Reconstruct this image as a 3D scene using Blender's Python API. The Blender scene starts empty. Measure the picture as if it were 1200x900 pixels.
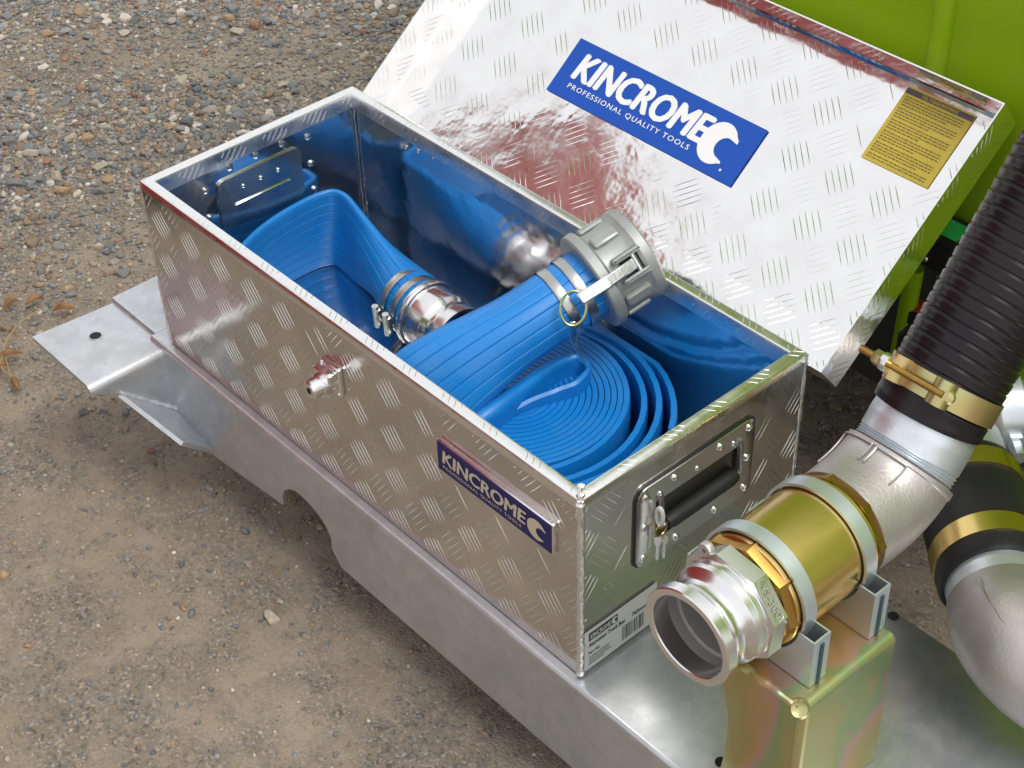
import bpy, bmesh, math, random
import numpy as np
from mathutils import Vector, Matrix
random.seed(7); rng = np.random.default_rng(11)
RAD = math.radians
sc = bpy.context.scene
COL = sc.collection

# ------------------------------------------------------------------ camera
F = 1961.1676                       # focal length in pixels of the 1200 px wide photograph
CAM = np.array([1.5792259, -0.7819056, 1.3326330])
RC = np.array([[0.66846514, 0.74333140, -0.02475435],
               [0.46325, -0.44224, -0.76799],
               [-0.58182271, 0.50191077, -0.63997492]])
RC[2] /= np.linalg.norm(RC[2]); RC[0] -= RC[2]*RC[0].dot(RC[2]); RC[0] /= np.linalg.norm(RC[0]); RC[1] = np.cross(RC[2], RC[0])
cd = bpy.data.cameras.new('camera'); cam = bpy.data.objects.new('camera', cd); COL.objects.link(cam)
cd.sensor_width = 36; cd.lens = F/1200*36; cd.clip_start = .05; cd.clip_end = 500
cam.matrix_world = Matrix(((RC[0][0], -RC[1][0], -RC[2][0], CAM[0]), (RC[0][1], -RC[1][1], -RC[2][1], CAM[1]),
                           (RC[0][2], -RC[1][2], -RC[2][2], CAM[2]), (0, 0, 0, 1)))
sc.camera = cam
def on(u, v, axis, val):            # the point seen at a pixel, on the plane axis = val
    d = RC.T @ np.array([(u-600)/F, (v-450)/F, 1.0])
    return CAM + (val-CAM[axis])/d[axis]*d

# ------------------------------------------------------------------ sky, sun, exposure
SUN_EL, SUN_AZ = RAD(62), (0.75, 0.05)          # azimuth as a horizontal vector towards the sun
w = bpy.data.worlds.new('World'); sc.world = w; w.use_nodes = True
nt = w.node_tree; nt.nodes.clear()
sky = nt.nodes.new('ShaderNodeTexSky'); sky.sky_type = 'NISHITA'; sky.sun_disc = False
sky.sun_elevation = SUN_EL; sky.sun_rotation = math.atan2(SUN_AZ[0], SUN_AZ[1]); sky.dust_density = 4.0; sky.air_density = 1.0
hs_ = nt.nodes.new('ShaderNodeHueSaturation'); hs_.inputs['Saturation'].default_value = .22      # thin bright overcast
bg = nt.nodes.new('ShaderNodeBackground'); bg.inputs['Strength'].default_value = .15
wo = nt.nodes.new('ShaderNodeOutputWorld')
cl_ = nt.nodes.new('ShaderNodeMix'); cl_.data_type = 'RGBA'; cl_.inputs[0].default_value = .70; cl_.inputs[7].default_value = (5.6, 5.65, 5.75, 1)   # even cloud deck over the sky
nt.links.new(sky.outputs[0], hs_.inputs['Color']); nt.links.new(hs_.outputs[0], cl_.inputs[6]); nt.links.new(cl_.outputs[2], bg.inputs['Color']); nt.links.new(bg.outputs[0], wo.inputs['Surface'])
ld = bpy.data.lights.new('sun', 'SUN'); ld.energy = 1.2; ld.angle = RAD(25); ld.color = (1, .96, .9)
sun = bpy.data.objects.new('sun', ld); COL.objects.link(sun)
h_ = np.array(SUN_AZ)/np.linalg.norm(SUN_AZ)*math.cos(SUN_EL)
sun.rotation_euler = Vector((-h_[0], -h_[1], -math.sin(SUN_EL))).to_track_quat('-Z', 'Y').to_euler()
sc.view_settings.view_transform = 'Standard'; sc.view_settings.look = 'None'; sc.view_settings.gamma = 1
sc.view_settings.use_curve_mapping = False; sc.view_settings.exposure = 0.50

# ------------------------------------------------------------------ material helpers
def mat(name, base, rough=.5, metal=0, spec=.5, vary=None, vscale=20, rvary=0, bump=0, bscale=200, bdist=.001, coat=0, detail=4, stretch=None, dust=None, spangle=0):
    m = bpy.data.materials.new(name); m.use_nodes = True; n = m.node_tree.nodes; l = m.node_tree.links
    b = n['Principled BSDF']; b.inputs['Base Color'].default_value = (*base, 1); b.inputs['Roughness'].default_value = rough
    b.inputs['Metallic'].default_value = metal; b.inputs['Specular IOR Level'].default_value = spec
    if coat: b.inputs['Coat Weight'].default_value = coat
    tc = n.new('ShaderNodeTexCoord'); src = tc.outputs['Object']
    if stretch:
        mp = n.new('ShaderNodeMapping'); mp.inputs['Scale'].default_value = stretch; l.new(src, mp.inputs[0]); src = mp.outputs[0]
    if vary or rvary:
        t = n.new('ShaderNodeTexNoise'); t.inputs['Scale'].default_value = vscale; t.inputs['Detail'].default_value = detail; t.inputs['Roughness'].default_value = .6
        l.new(src, t.inputs['Vector'])
    if vary:
        mx = n.new('ShaderNodeMix'); mx.data_type = 'RGBA'; mx.inputs[6].default_value = (*base, 1); mx.inputs[7].default_value = (*vary, 1)
        cr = n.new('ShaderNodeMapRange'); cr.inputs[1].default_value = .35; cr.inputs[2].default_value = .65; l.new(t.outputs[0], cr.inputs[0])
        l.new(cr.outputs[0], mx.inputs[0]); l.new(mx.outputs[2], b.inputs['Base Color'])
    if spangle:                                                     # zinc crystals
        vo = n.new('ShaderNodeTexVoronoi'); vo.inputs['Scale'].default_value = 70; l.new(tc.outputs['Object'], vo.inputs['Vector']); se = n.new('ShaderNodeSeparateColor'); l.new(vo.outputs['Color'], se.inputs[0])
        mr = n.new('ShaderNodeMapRange'); mr.inputs[3].default_value = 1-spangle; mr.inputs[4].default_value = 1+spangle; l.new(se.outputs[0], mr.inputs[0])
        sm = n.new('ShaderNodeVectorMath'); sm.operation = 'SCALE'; l.new(mx.outputs[2], sm.inputs[0]); l.new(mr.outputs[0], sm.inputs['Scale']); l.new(sm.outputs[0], b.inputs['Base Color'])
    if dust:                                                        # scuffs and dried dust in broken patches
        dc, amt, dsc = dust; t3 = n.new('ShaderNodeTexNoise'); t3.inputs['Scale'].default_value = dsc; t3.inputs['Detail'].default_value = 8; t3.inputs['Roughness'].default_value = .72; l.new(tc.outputs['Object'], t3.inputs['Vector'])
        dr_ = n.new('ShaderNodeMapRange'); dr_.inputs[1].default_value = .50; dr_.inputs[2].default_value = .72; dr_.inputs[4].default_value = amt; l.new(t3.outputs[0], dr_.inputs[0])
        m2 = n.new('ShaderNodeMix'); m2.data_type = 'RGBA'; m2.inputs[7].default_value = (*dc, 1); l.new(dr_.outputs[0], m2.inputs[0])
        if b.inputs['Base Color'].links: l.new(b.inputs['Base Color'].links[0].from_socket, m2.inputs[6])
        else: m2.inputs[6].default_value = (*base, 1)
        l.new(m2.outputs[2], b.inputs['Base Color'])
        if metal:
            mm_ = n.new('ShaderNodeMapRange'); mm_.inputs[1].default_value = .50; mm_.inputs[2].default_value = .72; mm_.inputs[3].default_value = metal; mm_.inputs[4].default_value = metal*(1-amt); l.new(t3.outputs[0], mm_.inputs[0]); l.new(mm_.outputs[0], b.inputs['Metallic'])
    if rvary:
        mr = n.new('ShaderNodeMapRange'); mr.inputs[1].default_value = .3; mr.inputs[2].default_value = .7
        mr.inputs[3].default_value = max(0, rough-rvary); mr.inputs[4].default_value = rough+rvary
        l.new(t.outputs[0], mr.inputs[0]); l.new(mr.outputs[0], b.inputs['Roughness'])
    if bump:
        t2 = n.new('ShaderNodeTexNoise'); t2.inputs['Scale'].default_value = bscale; t2.inputs['Detail'].default_value = 3; l.new(src, t2.inputs['Vector'])
        bp = n.new('ShaderNodeBump'); bp.inputs['Strength'].default_value = bump; bp.inputs['Distance'].default_value = bdist
        l.new(t2.outputs[0], bp.inputs['Height']); l.new(bp.outputs[0], b.inputs['Normal'])
    return m
M = {}
M['plate'] = mat('aluminium_tread_plate', (.74, .715, .68), .17, 1, dust=((.34, .30, .25), .22, 7), vary=(.65, .63, .60), vscale=9, rvary=.06, bump=.5, bscale=14, bdist=.0022)
M['plate_in'] = mat('aluminium_inside', (.78, .79, .80), .13, 1, vary=(.66, .67, .70), vscale=12, rvary=.06, bump=.6, bscale=11, bdist=.004)
M['plate_lid'] = mat('aluminium_lid', (.90, .89, .88), .11, 1, vary=(.85, .84, .83), vscale=25, rvary=.05, bump=.5, bscale=22, bdist=.002)
M['rim'] = mat('aluminium_folded_edge', (.86, .86, .85), .3, 1, rvary=.1, bump=.4, bscale=90, bdist=.0008)
M['weld'] = mat('aluminium_weld', (.8, .8, .79), .35, 1, bump=1, bscale=160, bdist=.002)
M['galv'] = mat('galvanised_steel', (.59, .61, .635), .31, .76, vary=(.52, .545, .57), vscale=26, rvary=.04, spangle=.06, dust=((.33, .28, .22), .35, 6))
M['galv_weld'] = mat('galvanised_weld', (.72, .73, .75), .4, .8, bump=1, bscale=220, bdist=.002)
M['galv_pipe'] = mat('galvanised_pipe', (.66, .70, .73), .36, .75, vary=(.56, .60, .64), vscale=40, rvary=.08, bump=.3, bscale=300, bdist=.0004)
M['zinc'] = mat('bright_zinc', (.64, .69, .74), .34, .85, vary=(.58, .65, .69), vscale=18, rvary=.06)
M['cast'] = mat('cast_stainless', (.52, .49, .47), .45, .85, vary=(.46, .43, .42), vscale=25, rvary=.07, bump=.5, bscale=330, bdist=.0006, dust=((.25, .22, .19), .35, 12))
M['cast_grey'] = mat('die_cast_coupling', (.38, .395, .385), .46, .5, vary=(.33, .345, .335), vscale=30, bump=.3, bscale=300, bdist=.0005)
M['chrome'] = mat('machined_aluminium', (.82, .81, .81), .20, 1, rvary=.06, vscale=30, bump=.05, bscale=60, bdist=.0006)
M['bore'] = mat('dull_bore', (.30, .285, .28), .62, .3)
M['brass'] = mat('brass', (.90, .66, .26), .24, 1, vary=(.80, .57, .21), vscale=14, rvary=.08, bump=.15, bscale=60, bdist=.0006, stretch=(1, .25, 1))
M['bronze'] = mat('dark_brass', (.46, .28, .07), .34, 1, vary=(.34, .20, .06), vscale=30, rvary=.1)
M['blue'] = mat('blue_layflat_hose', (.006, .205, .60), .34, 0, .5, vary=(.005, .180, .54), vscale=16, rvary=.05, bump=.3, bscale=1100, bdist=.0005, dust=((.12, .25, .46), .22, 14))
M['band'] = mat('stainless_band', (.46, .46, .45), .3, 1, rvary=.08)
M['screw'] = mat('zinc_screw', (.74, .76, .74), .25, 1)
M['rubber'] = mat('black_rubber', (.012, .012, .013), .42, 0, .35, vary=(.016, .015, .016), vscale=40, bump=.4, bscale=90, bdist=.001)
M['suction'] = mat('suction_hose', (.010, .008, .010), .24, 0, .26, vary=(.014, .010, .012), vscale=12, rvary=.05, bump=.3, bscale=60, bdist=.001)
M['black'] = mat('black_plastic', (.012, .012, .013), .4, 0, .5, bump=.2, bscale=300)
M['void'] = mat('dark_gap', (.01, .01, .01), .8)
M['green'] = mat('lime_tank', (.28, .455, .004), .42, 0, .3, vary=(.26, .42, .004), vscale=6, dust=((.30, .33, .10), .2, 9), bump=.15, bscale=25, bdist=.002)
M['chassis'] = mat('dark_grey_chassis', (.055, .058, .058), .55, 0, .4, vary=(.07, .07, .068), vscale=12, bump=.2, bscale=40)
M['red'] = mat('red_paint', (.25, .014, .011), .35, 0, .5)
M['redcap'] = mat('red_cap', (.55, .04, .02), .4)
M['sticker'] = mat('blue_sticker', (.012, .080, .43), .5, 0, .25)
M['badge'] = mat('navy_badge', (.014, .012, .10), .4, 0, .3)
M['white'] = mat('white_print', (.82, .83, .84), .45)
M['silver_print'] = mat('silver_print', (.62, .57, .44), .35, .3)
M['yellow'] = mat('yellow_label', (.60, .46, .055), .4, 0, .4, vary=(.55, .42, .05), vscale=30)
M['purple'] = mat('grey_purple_print', (.09, .07, .085), .45)
M['brown_print'] = mat('brown_print', (.20, .14, .035), .5)
M['label'] = mat('paper_label', (.50, .52, .50), .5)
M['ink'] = mat('dark_ink', (.03, .035, .034), .5)
M['tag_green'] = mat('green_tag', (.03, .42, .10), .4)
M['grip'] = mat('black_grip', (.010, .010, .011), .55, bump=.5, bscale=500)
M['leaf'] = mat('dry_leaf', (.30, .16, .06), .7, vary=(.18, .085, .03), vscale=60, bump=.4, bscale=200)
M['straw'] = mat('straw', (.32, .23, .11), .8)

def passivated(name):                # yellow zinc with rainbow bands
    m = mat(name, (.55, .42, .16), .32, .9); n = m.node_tree.nodes; l = m.node_tree.links; b = n['Principled BSDF']
    tc = n.new('ShaderNodeTexCoord'); t = n.new('ShaderNodeTexNoise'); t.inputs['Scale'].default_value = 7; t.inputs['Detail'].default_value = 2; t.inputs['Distortion'].default_value = .4
    mp = n.new('ShaderNodeMapping'); mp.inputs['Scale'].default_value = (1.6, 1, .55)
    l.new(tc.outputs['Object'], mp.inputs[0]); l.new(mp.outputs[0], t.inputs['Vector']); r = n.new('ShaderNodeValToRGB')
    st = [(.30, (.50, .50, .27)), (.40, (.46, .40, .17)), (.46, (.58, .40, .20)), (.51, (.60, .40, .34)), (.56, (.34, .48, .24)), (.62, (.52, .46, .22)), (.70, (.50, .52, .34))]
    r.color_ramp.elements[0].position = st[0][0]; r.color_ramp.elements[0].color = (*st[0][1], 1)
    r.color_ramp.elements[1].position = st[-1][0]; r.color_ramp.elements[1].color = (*st[-1][1], 1)
    for p, c in st[1:-1]:
        e = r.color_ramp.elements.new(p); e.color = (*c, 1)
    l.new(t.outputs[0], r.inputs[0]); l.new(r.outputs[0], b.inputs['Base Color'])
    return m
M['pass'] = passivated('yellow_passivated_zinc')

# ------------------------------------------------------------------ geometry helpers
def V3(a): return np.array(a, dtype=float)
def nrm(a): a = V3(a); return a/np.linalg.norm(a)
def basis(d, ref=(0, 0, 1)):
    d = nrm(d); r = V3(ref)
    if abs(d.dot(nrm(r))) > .95: r = V3((1, 0, 0))
    a = nrm(np.cross(r, d)); return a, np.cross(d, a)
class MB:
    def __init__(s): s.v = []; s.f = []
    def add(s, vs, fs):
        k = len(s.v); s.v += [tuple(float(c) for c in p) for p in vs]; s.f += [tuple(i+k for i in f) for f in fs]; return s
    def grid(s, rows, cu=False, cv=False, capA=False, capB=False):
        nu, nv = len(rows), len(rows[0]); vs = [p for r in rows for p in r]; fs = []
        for i in range(nu if cu else nu-1):
            for j in range(nv if cv else nv-1):
                a, b = i, (i+1) % nu; c, d = j, (j+1) % nv
                fs.append((a*nv+c, a*nv+d, b*nv+d, b*nv+c))
        if capA: fs.append(tuple(range(nv))[::-1])
        if capB: fs.append(tuple((nu-1)*nv+j for j in range(nv)))
        return s.add(vs, fs)
    def lathe(s, o, d, prof, n=48, capA=False, capB=False, ref=(0, 0, 1)):
        o = V3(o); d = nrm(d); a, b = basis(d, ref)
        rows = [[o+d*h+(a*math.cos(t)+b*math.sin(t))*r for t in np.linspace(0, 2*math.pi, n, endpoint=False)] for r, h in prof]
        return s.grid(rows, cv=True, capA=capA, capB=capB)
    def extr(s, poly, vec):
        n = len(poly); vec = V3(vec); p = [V3(q) for q in poly]
        nn = sum((np.cross(p[i], p[(i+1) % n]) for i in range(n)))
        if nn.dot(vec) > 0: p = p[::-1]
        return s.add(p+[q+vec for q in p], [tuple(range(n)), tuple(range(2*n-1, n-1, -1))]+[(i, n+i, n+(i+1) % n, (i+1) % n) for i in range(n)])
    def box(s, c, size, ax=((1, 0, 0), (0, 1, 0), (0, 0, 1)), ch=0):
        c = V3(c); X, Y, Z = [nrm(a) for a in ax]; a, b, h = [q/2 for q in size]
        if not ch:
            return s.extr([c+X*x+Y*y-Z*h for x, y in ((-a, -b), (a, -b), (a, b), (-a, b))], Z*2*h)
        def ring(x, y, z, k): return [c+X*p+Y*q+Z*z for p, q in ((-x+k, -y), (x-k, -y), (x, -y+k), (x, y-k), (x-k, y), (-x+k, y), (-x, y-k), (-x, -y+k))]
        return s.grid([ring(a-ch, b-ch, -h, ch), ring(a, b, -h+ch, ch), ring(a, b, h-ch, ch), ring(a-ch, b-ch, h, ch)], cv=True, capA=True, capB=True)
    def tube(s, path, r, n=10, closed=False, wob=0):
        path = [V3(p) for p in path]; k = len(path); rows = []; up = None
        for i, p in enumerate(path):
            q0 = path[i-1] if (i > 0 or closed) else p; q1 = path[(i+1) % k] if (i < k-1 or closed) else p
            t = nrm(q1-q0)
            if up is None: a, b = basis(t)
            else:
                a = up-t*up.dot(t); a = nrm(a); b = np.cross(t, a)
            up = a; rr = (r[i] if hasattr(r, '__len__') else r)*(1+random.uniform(-wob, wob))
            rows.append([p+(a*math.cos(x)+b*math.sin(x))*rr for x in np.linspace(0, 2*math.pi, n, endpoint=False)])
        return s.grid(rows, cu=closed, cv=True, capA=not closed, capB=not closed)
    def build(s, name, m, parent=None, ang=35, **props):
        me = bpy.data.meshes.new(name); me.from_pydata(s.v, [], s.f); me.validate()
        bm = bmesh.new(); bm.from_mesh(me); bmesh.ops.recalc_face_normals(bm, faces=bm.faces); bm.to_mesh(me); bm.free()
        me.polygons.foreach_set('use_smooth', [True]*len(me.polygons)); me.set_sharp_from_angle(angle=RAD(ang))
        me.materials.append(M[m] if isinstance(m, str) else m)
        return link(name, me, parent, **props)
def link(name, me, parent=None, **props):
    o = bpy.data.objects.new(name, me); COL.objects.link(o)
    if parent: place_under(o, parent)
    for k, v in props.items(): o[k] = v
    return o
ROOT = {}
def origin(o):
    t = V3((0, 0, 0))
    while o: t = t+V3(o.location); o = o.parent
    return t
def place_under(o, parent):
    o.parent = parent; o.location = Vector(tuple(-origin(parent)))
def thing(name, label, cat, loc, group=None):
    o = bpy.data.objects.new(name, None); COL.objects.link(o); o.location = tuple(loc); o['label'] = label; o['category'] = cat; o.empty_display_size = .05
    if group: o['group'] = group
    return o
def spline(pts, n):
    P = [V3(p) for p in pts]; P = [2*P[0]-P[1]]+P+[2*P[-1]-P[-2]]; out = []
    segs = len(P)-3
    for k in range(n):
        t = k/(n-1)*segs; i = min(int(t), segs-1); u = t-i; a, b, c, d = P[i:i+4]
        out.append(.5*((2*b)+(c-a)*u+(2*a-5*b+4*c-d)*u*u+(3*b-a-3*c+d)*u**3))
    return out
def tmesh(txt, size=1, bold=0., space=1., shear=0.):
    cu = bpy.data.curves.new('t', 'FONT'); cu.body = txt; cu.size = size; cu.offset = bold; cu.space_character = space; cu.shear = shear; cu.resolution_u = 3
    ob = bpy.data.objects.new('t', cu); COL.objects.link(ob)
    me = bpy.data.meshes.new_from_object(ob.evaluated_get(bpy.context.evaluated_depsgraph_get()))
    vs = np.array([v.co[:2] for v in me.vertices]); fs = [tuple(p.vertices) for p in me.polygons]
    bpy.data.objects.remove(ob); bpy.data.curves.remove(cu); bpy.data.meshes.remove(me)
    return vs, fs
def text(mb, txt, o, U, V, x0, y0, wd, ht, lift, bold=0., space=1., shear=0.):     # fit txt in a box wd x ht
    vs, fs = tmesh(txt, 1, 0, space, shear); mn = vs.min(0); mx = vs.max(0); vs = (vs-mn)/(mx-mn)
    N = np.cross(U, V); k = 0; e = bold*ht
    for dx, dy in (((0, 0),) if not bold else ((0, 0), (-1, 0), (1, 0), (0, 1), (0, -1), (-.7, .7), (.7, -.7))):       # heavier strokes: the same letters laid side by side
        mb.add([o+U*(x0+a*wd+dx*e)+V*(y0+b*ht+dy*e*.6)+N*(lift+k*.00003) for a, b in vs], fs); k += 1
def tread(mb, o, U, V, wd, ht, pu=.0625, pv=.0625, ang=52, skip=(), ln=.0195, hw=.00066, hh=.00044, mg=.004, u0=.01, v0=.012):
    o = V3(o); U = V3(U); V = V3(V); N = np.cross(U, V)
    for kind in (0, 1):
        a0 = RAD(-ang if kind == 0 else ang)
        for i in range(-1, int(wd/pu)+2):
            for j in range(-1, int(ht/pv)+2):
                cu_, cv_ = u0+i*pu+(pu/2 if kind else 0), v0+j*pv+(pv/2 if kind else 0)
                d = np.array([math.cos(a0), math.sin(a0)]); q = np.array([-d[1], d[0]])
                for k in range(-2, 3):
                    c = np.array([cu_, cv_])+q*k*.0072+d*random.uniform(-.0006, .0006); l = ln*(1-.06*abs(k))*random.uniform(.95, 1.02)
                    lo, hi = -l, l                                  # clip the bar to the sheet
                    for ax, mxv in ((0, wd), (1, ht)):
                        if abs(d[ax]) > 1e-6:
                            t0, t1 = sorted(((mg-c[ax])/d[ax], (mxv-mg-c[ax])/d[ax])); lo = max(lo, t0); hi = min(hi, t1)
                    if hi-lo < .006: continue
                    if any(x0 < (c+d*t)[0] < x1 and y0 < (c+d*t)[1] < y1 for x0, x1, y0, y1 in skip for t in (lo, (lo+hi)/2, hi)): continue
                    c = c+d*(lo+hi)/2; l = (hi-lo)/2; vs = []
                    P = lambda t, s_, z: o+U*(c+d*t+q*s_)[0]+V*(c+d*t+q*s_)[1]+N*z
                    vs.append(P(-l, 0, 0))
                    for t, wf in ((-.62, .72), (0, 1), (.62, .72)): vs += [P(t*l, -hw*wf, -.0001), P(t*l, 0, hh*wf), P(t*l, hw*wf, -.0001)]
                    vs.append(P(l, 0, 0))
                    fs = [(0, 1, 2), (0, 2, 3), (10, 8, 7), (10, 9, 8)]
                    for s_ in (0, 3): fs += [(1+s_, 4+s_, 5+s_, 2+s_), (2+s_, 5+s_, 6+s_, 3+s_)]
                    mb.add(vs, fs)
    return mb
def rivet(par, p, n, r=.0035, h=.0022, nm='rivet'):
    MB().lathe(p, n, [(r, -.0005), (r, h*.35), (r*.75, h*.8), (r*.3, h)], 12, capB=True).build(nm, 'screw', par)

# ------------------------------------------------------------------ ground
GZ = -.22
def gmat(name, sheet):
    m = bpy.data.materials.new(name); m.use_nodes = True; n = m.node_tree.nodes; l = m.node_tree.links; b = n['Principled BSDF']; b.inputs['Roughness'].default_value = .9; b.inputs['Specular IOR Level'].default_value = .2
    tc = n.new('ShaderNodeTexCoord')
    def noise(s, d=4, r=.6):
        t = n.new('ShaderNodeTexNoise'); t.inputs['Scale'].default_value = s; t.inputs['Detail'].default_value = d; t.inputs['Roughness'].default_value = r; l.new(tc.outputs['Object'], t.inputs['Vector']); return t
    def ramp(src, st):
        r = n.new('ShaderNodeValToRGB'); e = r.color_ramp.elements; e[0].position = st[0][0]; e[0].color = (*st[0][1], 1); e[1].position = st[-1][0]; e[1].color = (*st[-1][1], 1)
        for p, c in st[1:-1]: k = e.new(p); k.color = (*c, 1)
        l.new(src, r.inputs[0]); return r
    def mix(f, a, c2):
        x = n.new('ShaderNodeMix'); x.data_type = 'RGBA'; l.new(f, x.inputs[0]); l.new(a, x.inputs[6]); l.new(c2, x.inputs[7]); return x.outputs[2]
    big = noise(3.2, 7, .68); dirt = ramp(big.outputs[0], [(.3, (.225, .180, .128)), (.5, (.300, .250, .190)), (.7, (.350, .300, .235))])
    vo = n.new('ShaderNodeTexVoronoi'); vo.inputs['Scale'].default_value = 260; l.new(tc.outputs['Object'], vo.inputs['Vector'])
    sep = n.new('ShaderNodeSeparateColor'); l.new(vo.outputs['Color'], sep.inputs[0])
    grit = ramp(sep.outputs[0], [(0, (.070, .070, .068)), (.3, (.15, .14, .125)), (.55, (.22, .17, .115)), (.8, (.17, .165, .155)), (1, (.36, .31, .25))])
    fm = noise(11, 5, .7); f = n.new('ShaderNodeMapRange'); f.inputs[1].default_value = .36; f.inputs[2].default_value = .60; f.inputs[4].default_value = .85; l.new(fm.outputs[0], f.inputs[0])
    l.new(mix(f.outputs[0], dirt.outputs[0], grit.outputs[0]), b.inputs['Base Color'])
    fine = noise(420, 3); ad = n.new('ShaderNodeMath'); ad.operation = 'MULTIPLY_ADD'; ad.inputs[1].default_value = -.8; l.new(vo.outputs['Distance'], ad.inputs[0]); l.new(fine.outputs[0], ad.inputs[2])
    bp = n.new('ShaderNodeBump'); bp.inputs['Strength'].default_value = .7; bp.inputs['Distance'].default_value = .0022; l.new(ad.outputs[0], bp.inputs['Height']); l.new(bp.outputs[0], b.inputs['Normal'])
    return m
M['ground'] = gmat('gravelly_dirt', True)
def hnoise(x, y):
    return (np.sin(x*7.1+y*3.3)*np.cos(y*6.2-x*2.1)*.004+np.sin(x*19+1.3)*np.sin(y*23+.7)*.002+np.sin(x*47+y*31)*np.sin(y*53-x*17)*.0012)
ax = np.concatenate([-np.geomspace(60, 2.4, 14), np.linspace(-2.3, 2.3, 190), np.geomspace(2.4, 60, 14)])
gx, gy = np.meshgrid(ax-.3, ax+.4, indexing='ij')
gz = GZ+hnoise(gx, gy)*np.clip(3-np.hypot(gx+.3, gy-.4), 0, 1)
g = MB(); g.grid([[(gx[i, j], gy[i, j], gz[i, j]) for j in range(len(ax))] for i in range(len(ax))])
ground = g.build('ground', 'ground', ang=80, kind='structure')

# gravel: stones with their own colours
PAL = np.array([(.165, .168, .165), (.20, .20, .195), (.25, .245, .23), (.135, .14, .148), (.30, .27, .225), (.38, .335, .26), (.22, .165, .12), (.26, .155, .105), (.18, .19, .198), (.50, .46, .40), (.33, .235, .14)])
PW = np.array([16, 16, 14, 9, 12, 9, 10, 5, 9, 4, 7], float); PW /= PW.sum()
def smat():
    m = bpy.data.materials.new('stone'); m.use_nodes = True; n = m.node_tree.nodes; l = m.node_tree.links; b = n['Principled BSDF']; b.inputs['Roughness'].default_value = .8; b.inputs['Specular IOR Level'].default_value = .3
    at = n.new('ShaderNodeAttribute'); at.attribute_name = 'tint'; tc = n.new('ShaderNodeTexCoord'); t = n.new('ShaderNodeTexNoise'); t.inputs['Scale'].default_value = 160; t.inputs['Detail'].default_value = 4
    l.new(tc.outputs['Object'], t.inputs['Vector']); mr = n.new('ShaderNodeMapRange'); mr.inputs[1].default_value = .3; mr.inputs[2].default_value = .7; mr.inputs[3].default_value = .72; mr.inputs[4].default_value = 1.25; l.new(t.outputs[0], mr.inputs[0])
    vm = n.new('ShaderNodeVectorMath'); vm.operation = 'SCALE'; l.new(at.outputs['Color'], vm.inputs[0]); l.new(mr.outputs[0], vm.inputs['Scale']); l.new(vm.outputs[0], b.inputs['Base Color'])
    bp = n.new('ShaderNodeBump'); bp.inputs['Strength'].default_value = .5; bp.inputs['Distance'].default_value = .002; l.new(t.outputs[0], bp.inputs['Height']); l.new(bp.outputs[0], b.inputs['Normal'])
    return m
M['stone'] = smat()
def ico(sub):
    bm = bmesh.new(); bmesh.ops.create_icosphere(bm, subdivisions=sub, radius=1); v = np.array([x.co[:] for x in bm.verts]); f = np.array([[q.index for q in x.verts] for x in bm.faces]); bm.free(); return v, f
IC1, IC2 = ico(1), ico(2)
def shapes(base, k, amp):
    out = []
    for _ in range(k):
        v = base[0].copy(); 
        for _ in range(14):                                         # chop with random planes for broken facets
            nn = rng.normal(size=3); nn /= np.linalg.norm(nn); dd = v@nn; lim = rng.uniform(.42, .85); v = v-np.outer(np.clip(dd-lim, 0, None), nn)
        v = v*(1+rng.uniform(-amp, amp, (len(v), 1))); v *= np.array([rng.uniform(.8, 1.25), rng.uniform(.65, .95), rng.uniform(.45, .75)]); out.append(v)
    return out
SH1, SH2 = shapes(IC1, 24, .10), shapes(IC2, 16, .05)
def rotz(a): return np.array([[math.cos(a), -math.sin(a), 0], [math.sin(a), math.cos(a), 0], [0, 0, 1]])
def project(X):
    c = (X-CAM)@RC.T; return np.stack([600+F*c[:, 0]/c[:, 2], 450+F*c[:, 1]/c[:, 2]], 1)
def in_view(x, y, m):
    p = project(np.stack([x, y, np.full_like(x, GZ)], 1)); return (p[:, 0] > -m) & (p[:, 0] < 1200+m) & (p[:, 1] > -m) & (p[:, 1] < 900+m)
def patch(x, y): return .5+.5*np.sin(x*5.3+1.1*np.sin(y*4.1))*np.cos(y*5.9+1.7*np.sin(x*3.3+.5))
def dens(x, y):
    t = .75*x-.66*y
    d = np.clip((-.25-t)/.50, 0, 1)*.74+np.clip((.35-t)/.6, 0, 1)*.20+.08
    return d*(.42+.58*np.clip(patch(x, y)*1.6, 0, 1))
cand = []
for size0, size1, count, pw in ((.0010, .0022, 260000, .30), (.0022, .0036, 130000, .75), (.0036, .0062, 190000, 1.25), (.0062, .0105, 80000, 1.9), (.0105, .0175, 14000, 2.6)):
    x = rng.uniform(-2.3, 1.1, count); y = rng.uniform(-1.0, 2.4, count)
    keep = in_view(x, y, 130) & (rng.uniform(size=count) < dens(x, y)**pw)
    x, y = x[keep], y[keep]; cand.append(np.stack([x, y, rng.uniform(size0, size1, len(x))], 1))
S = np.concatenate(cand); S = S[np.argsort(-S[:, 2])]
vis = in_view(S[:, 0], S[:, 1], -4) & ~((S[:, 0] > -.12) & (S[:, 1] > -.02))
big_idx = set(np.nonzero(vis)[0][:299].tolist())
tints = PAL[rng.choice(len(PAL), len(S), p=PW)]*rng.uniform(.85, 1.2, (len(S), 1)); dirty = np.clip((.0040-S[:, 2:3])/.003, 0, .7); tints = tints*(1-dirty)+np.array([.28, .225, .16])*dirty
gv, gf, gc, off = [], [], [], 0
shared = {}
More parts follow.
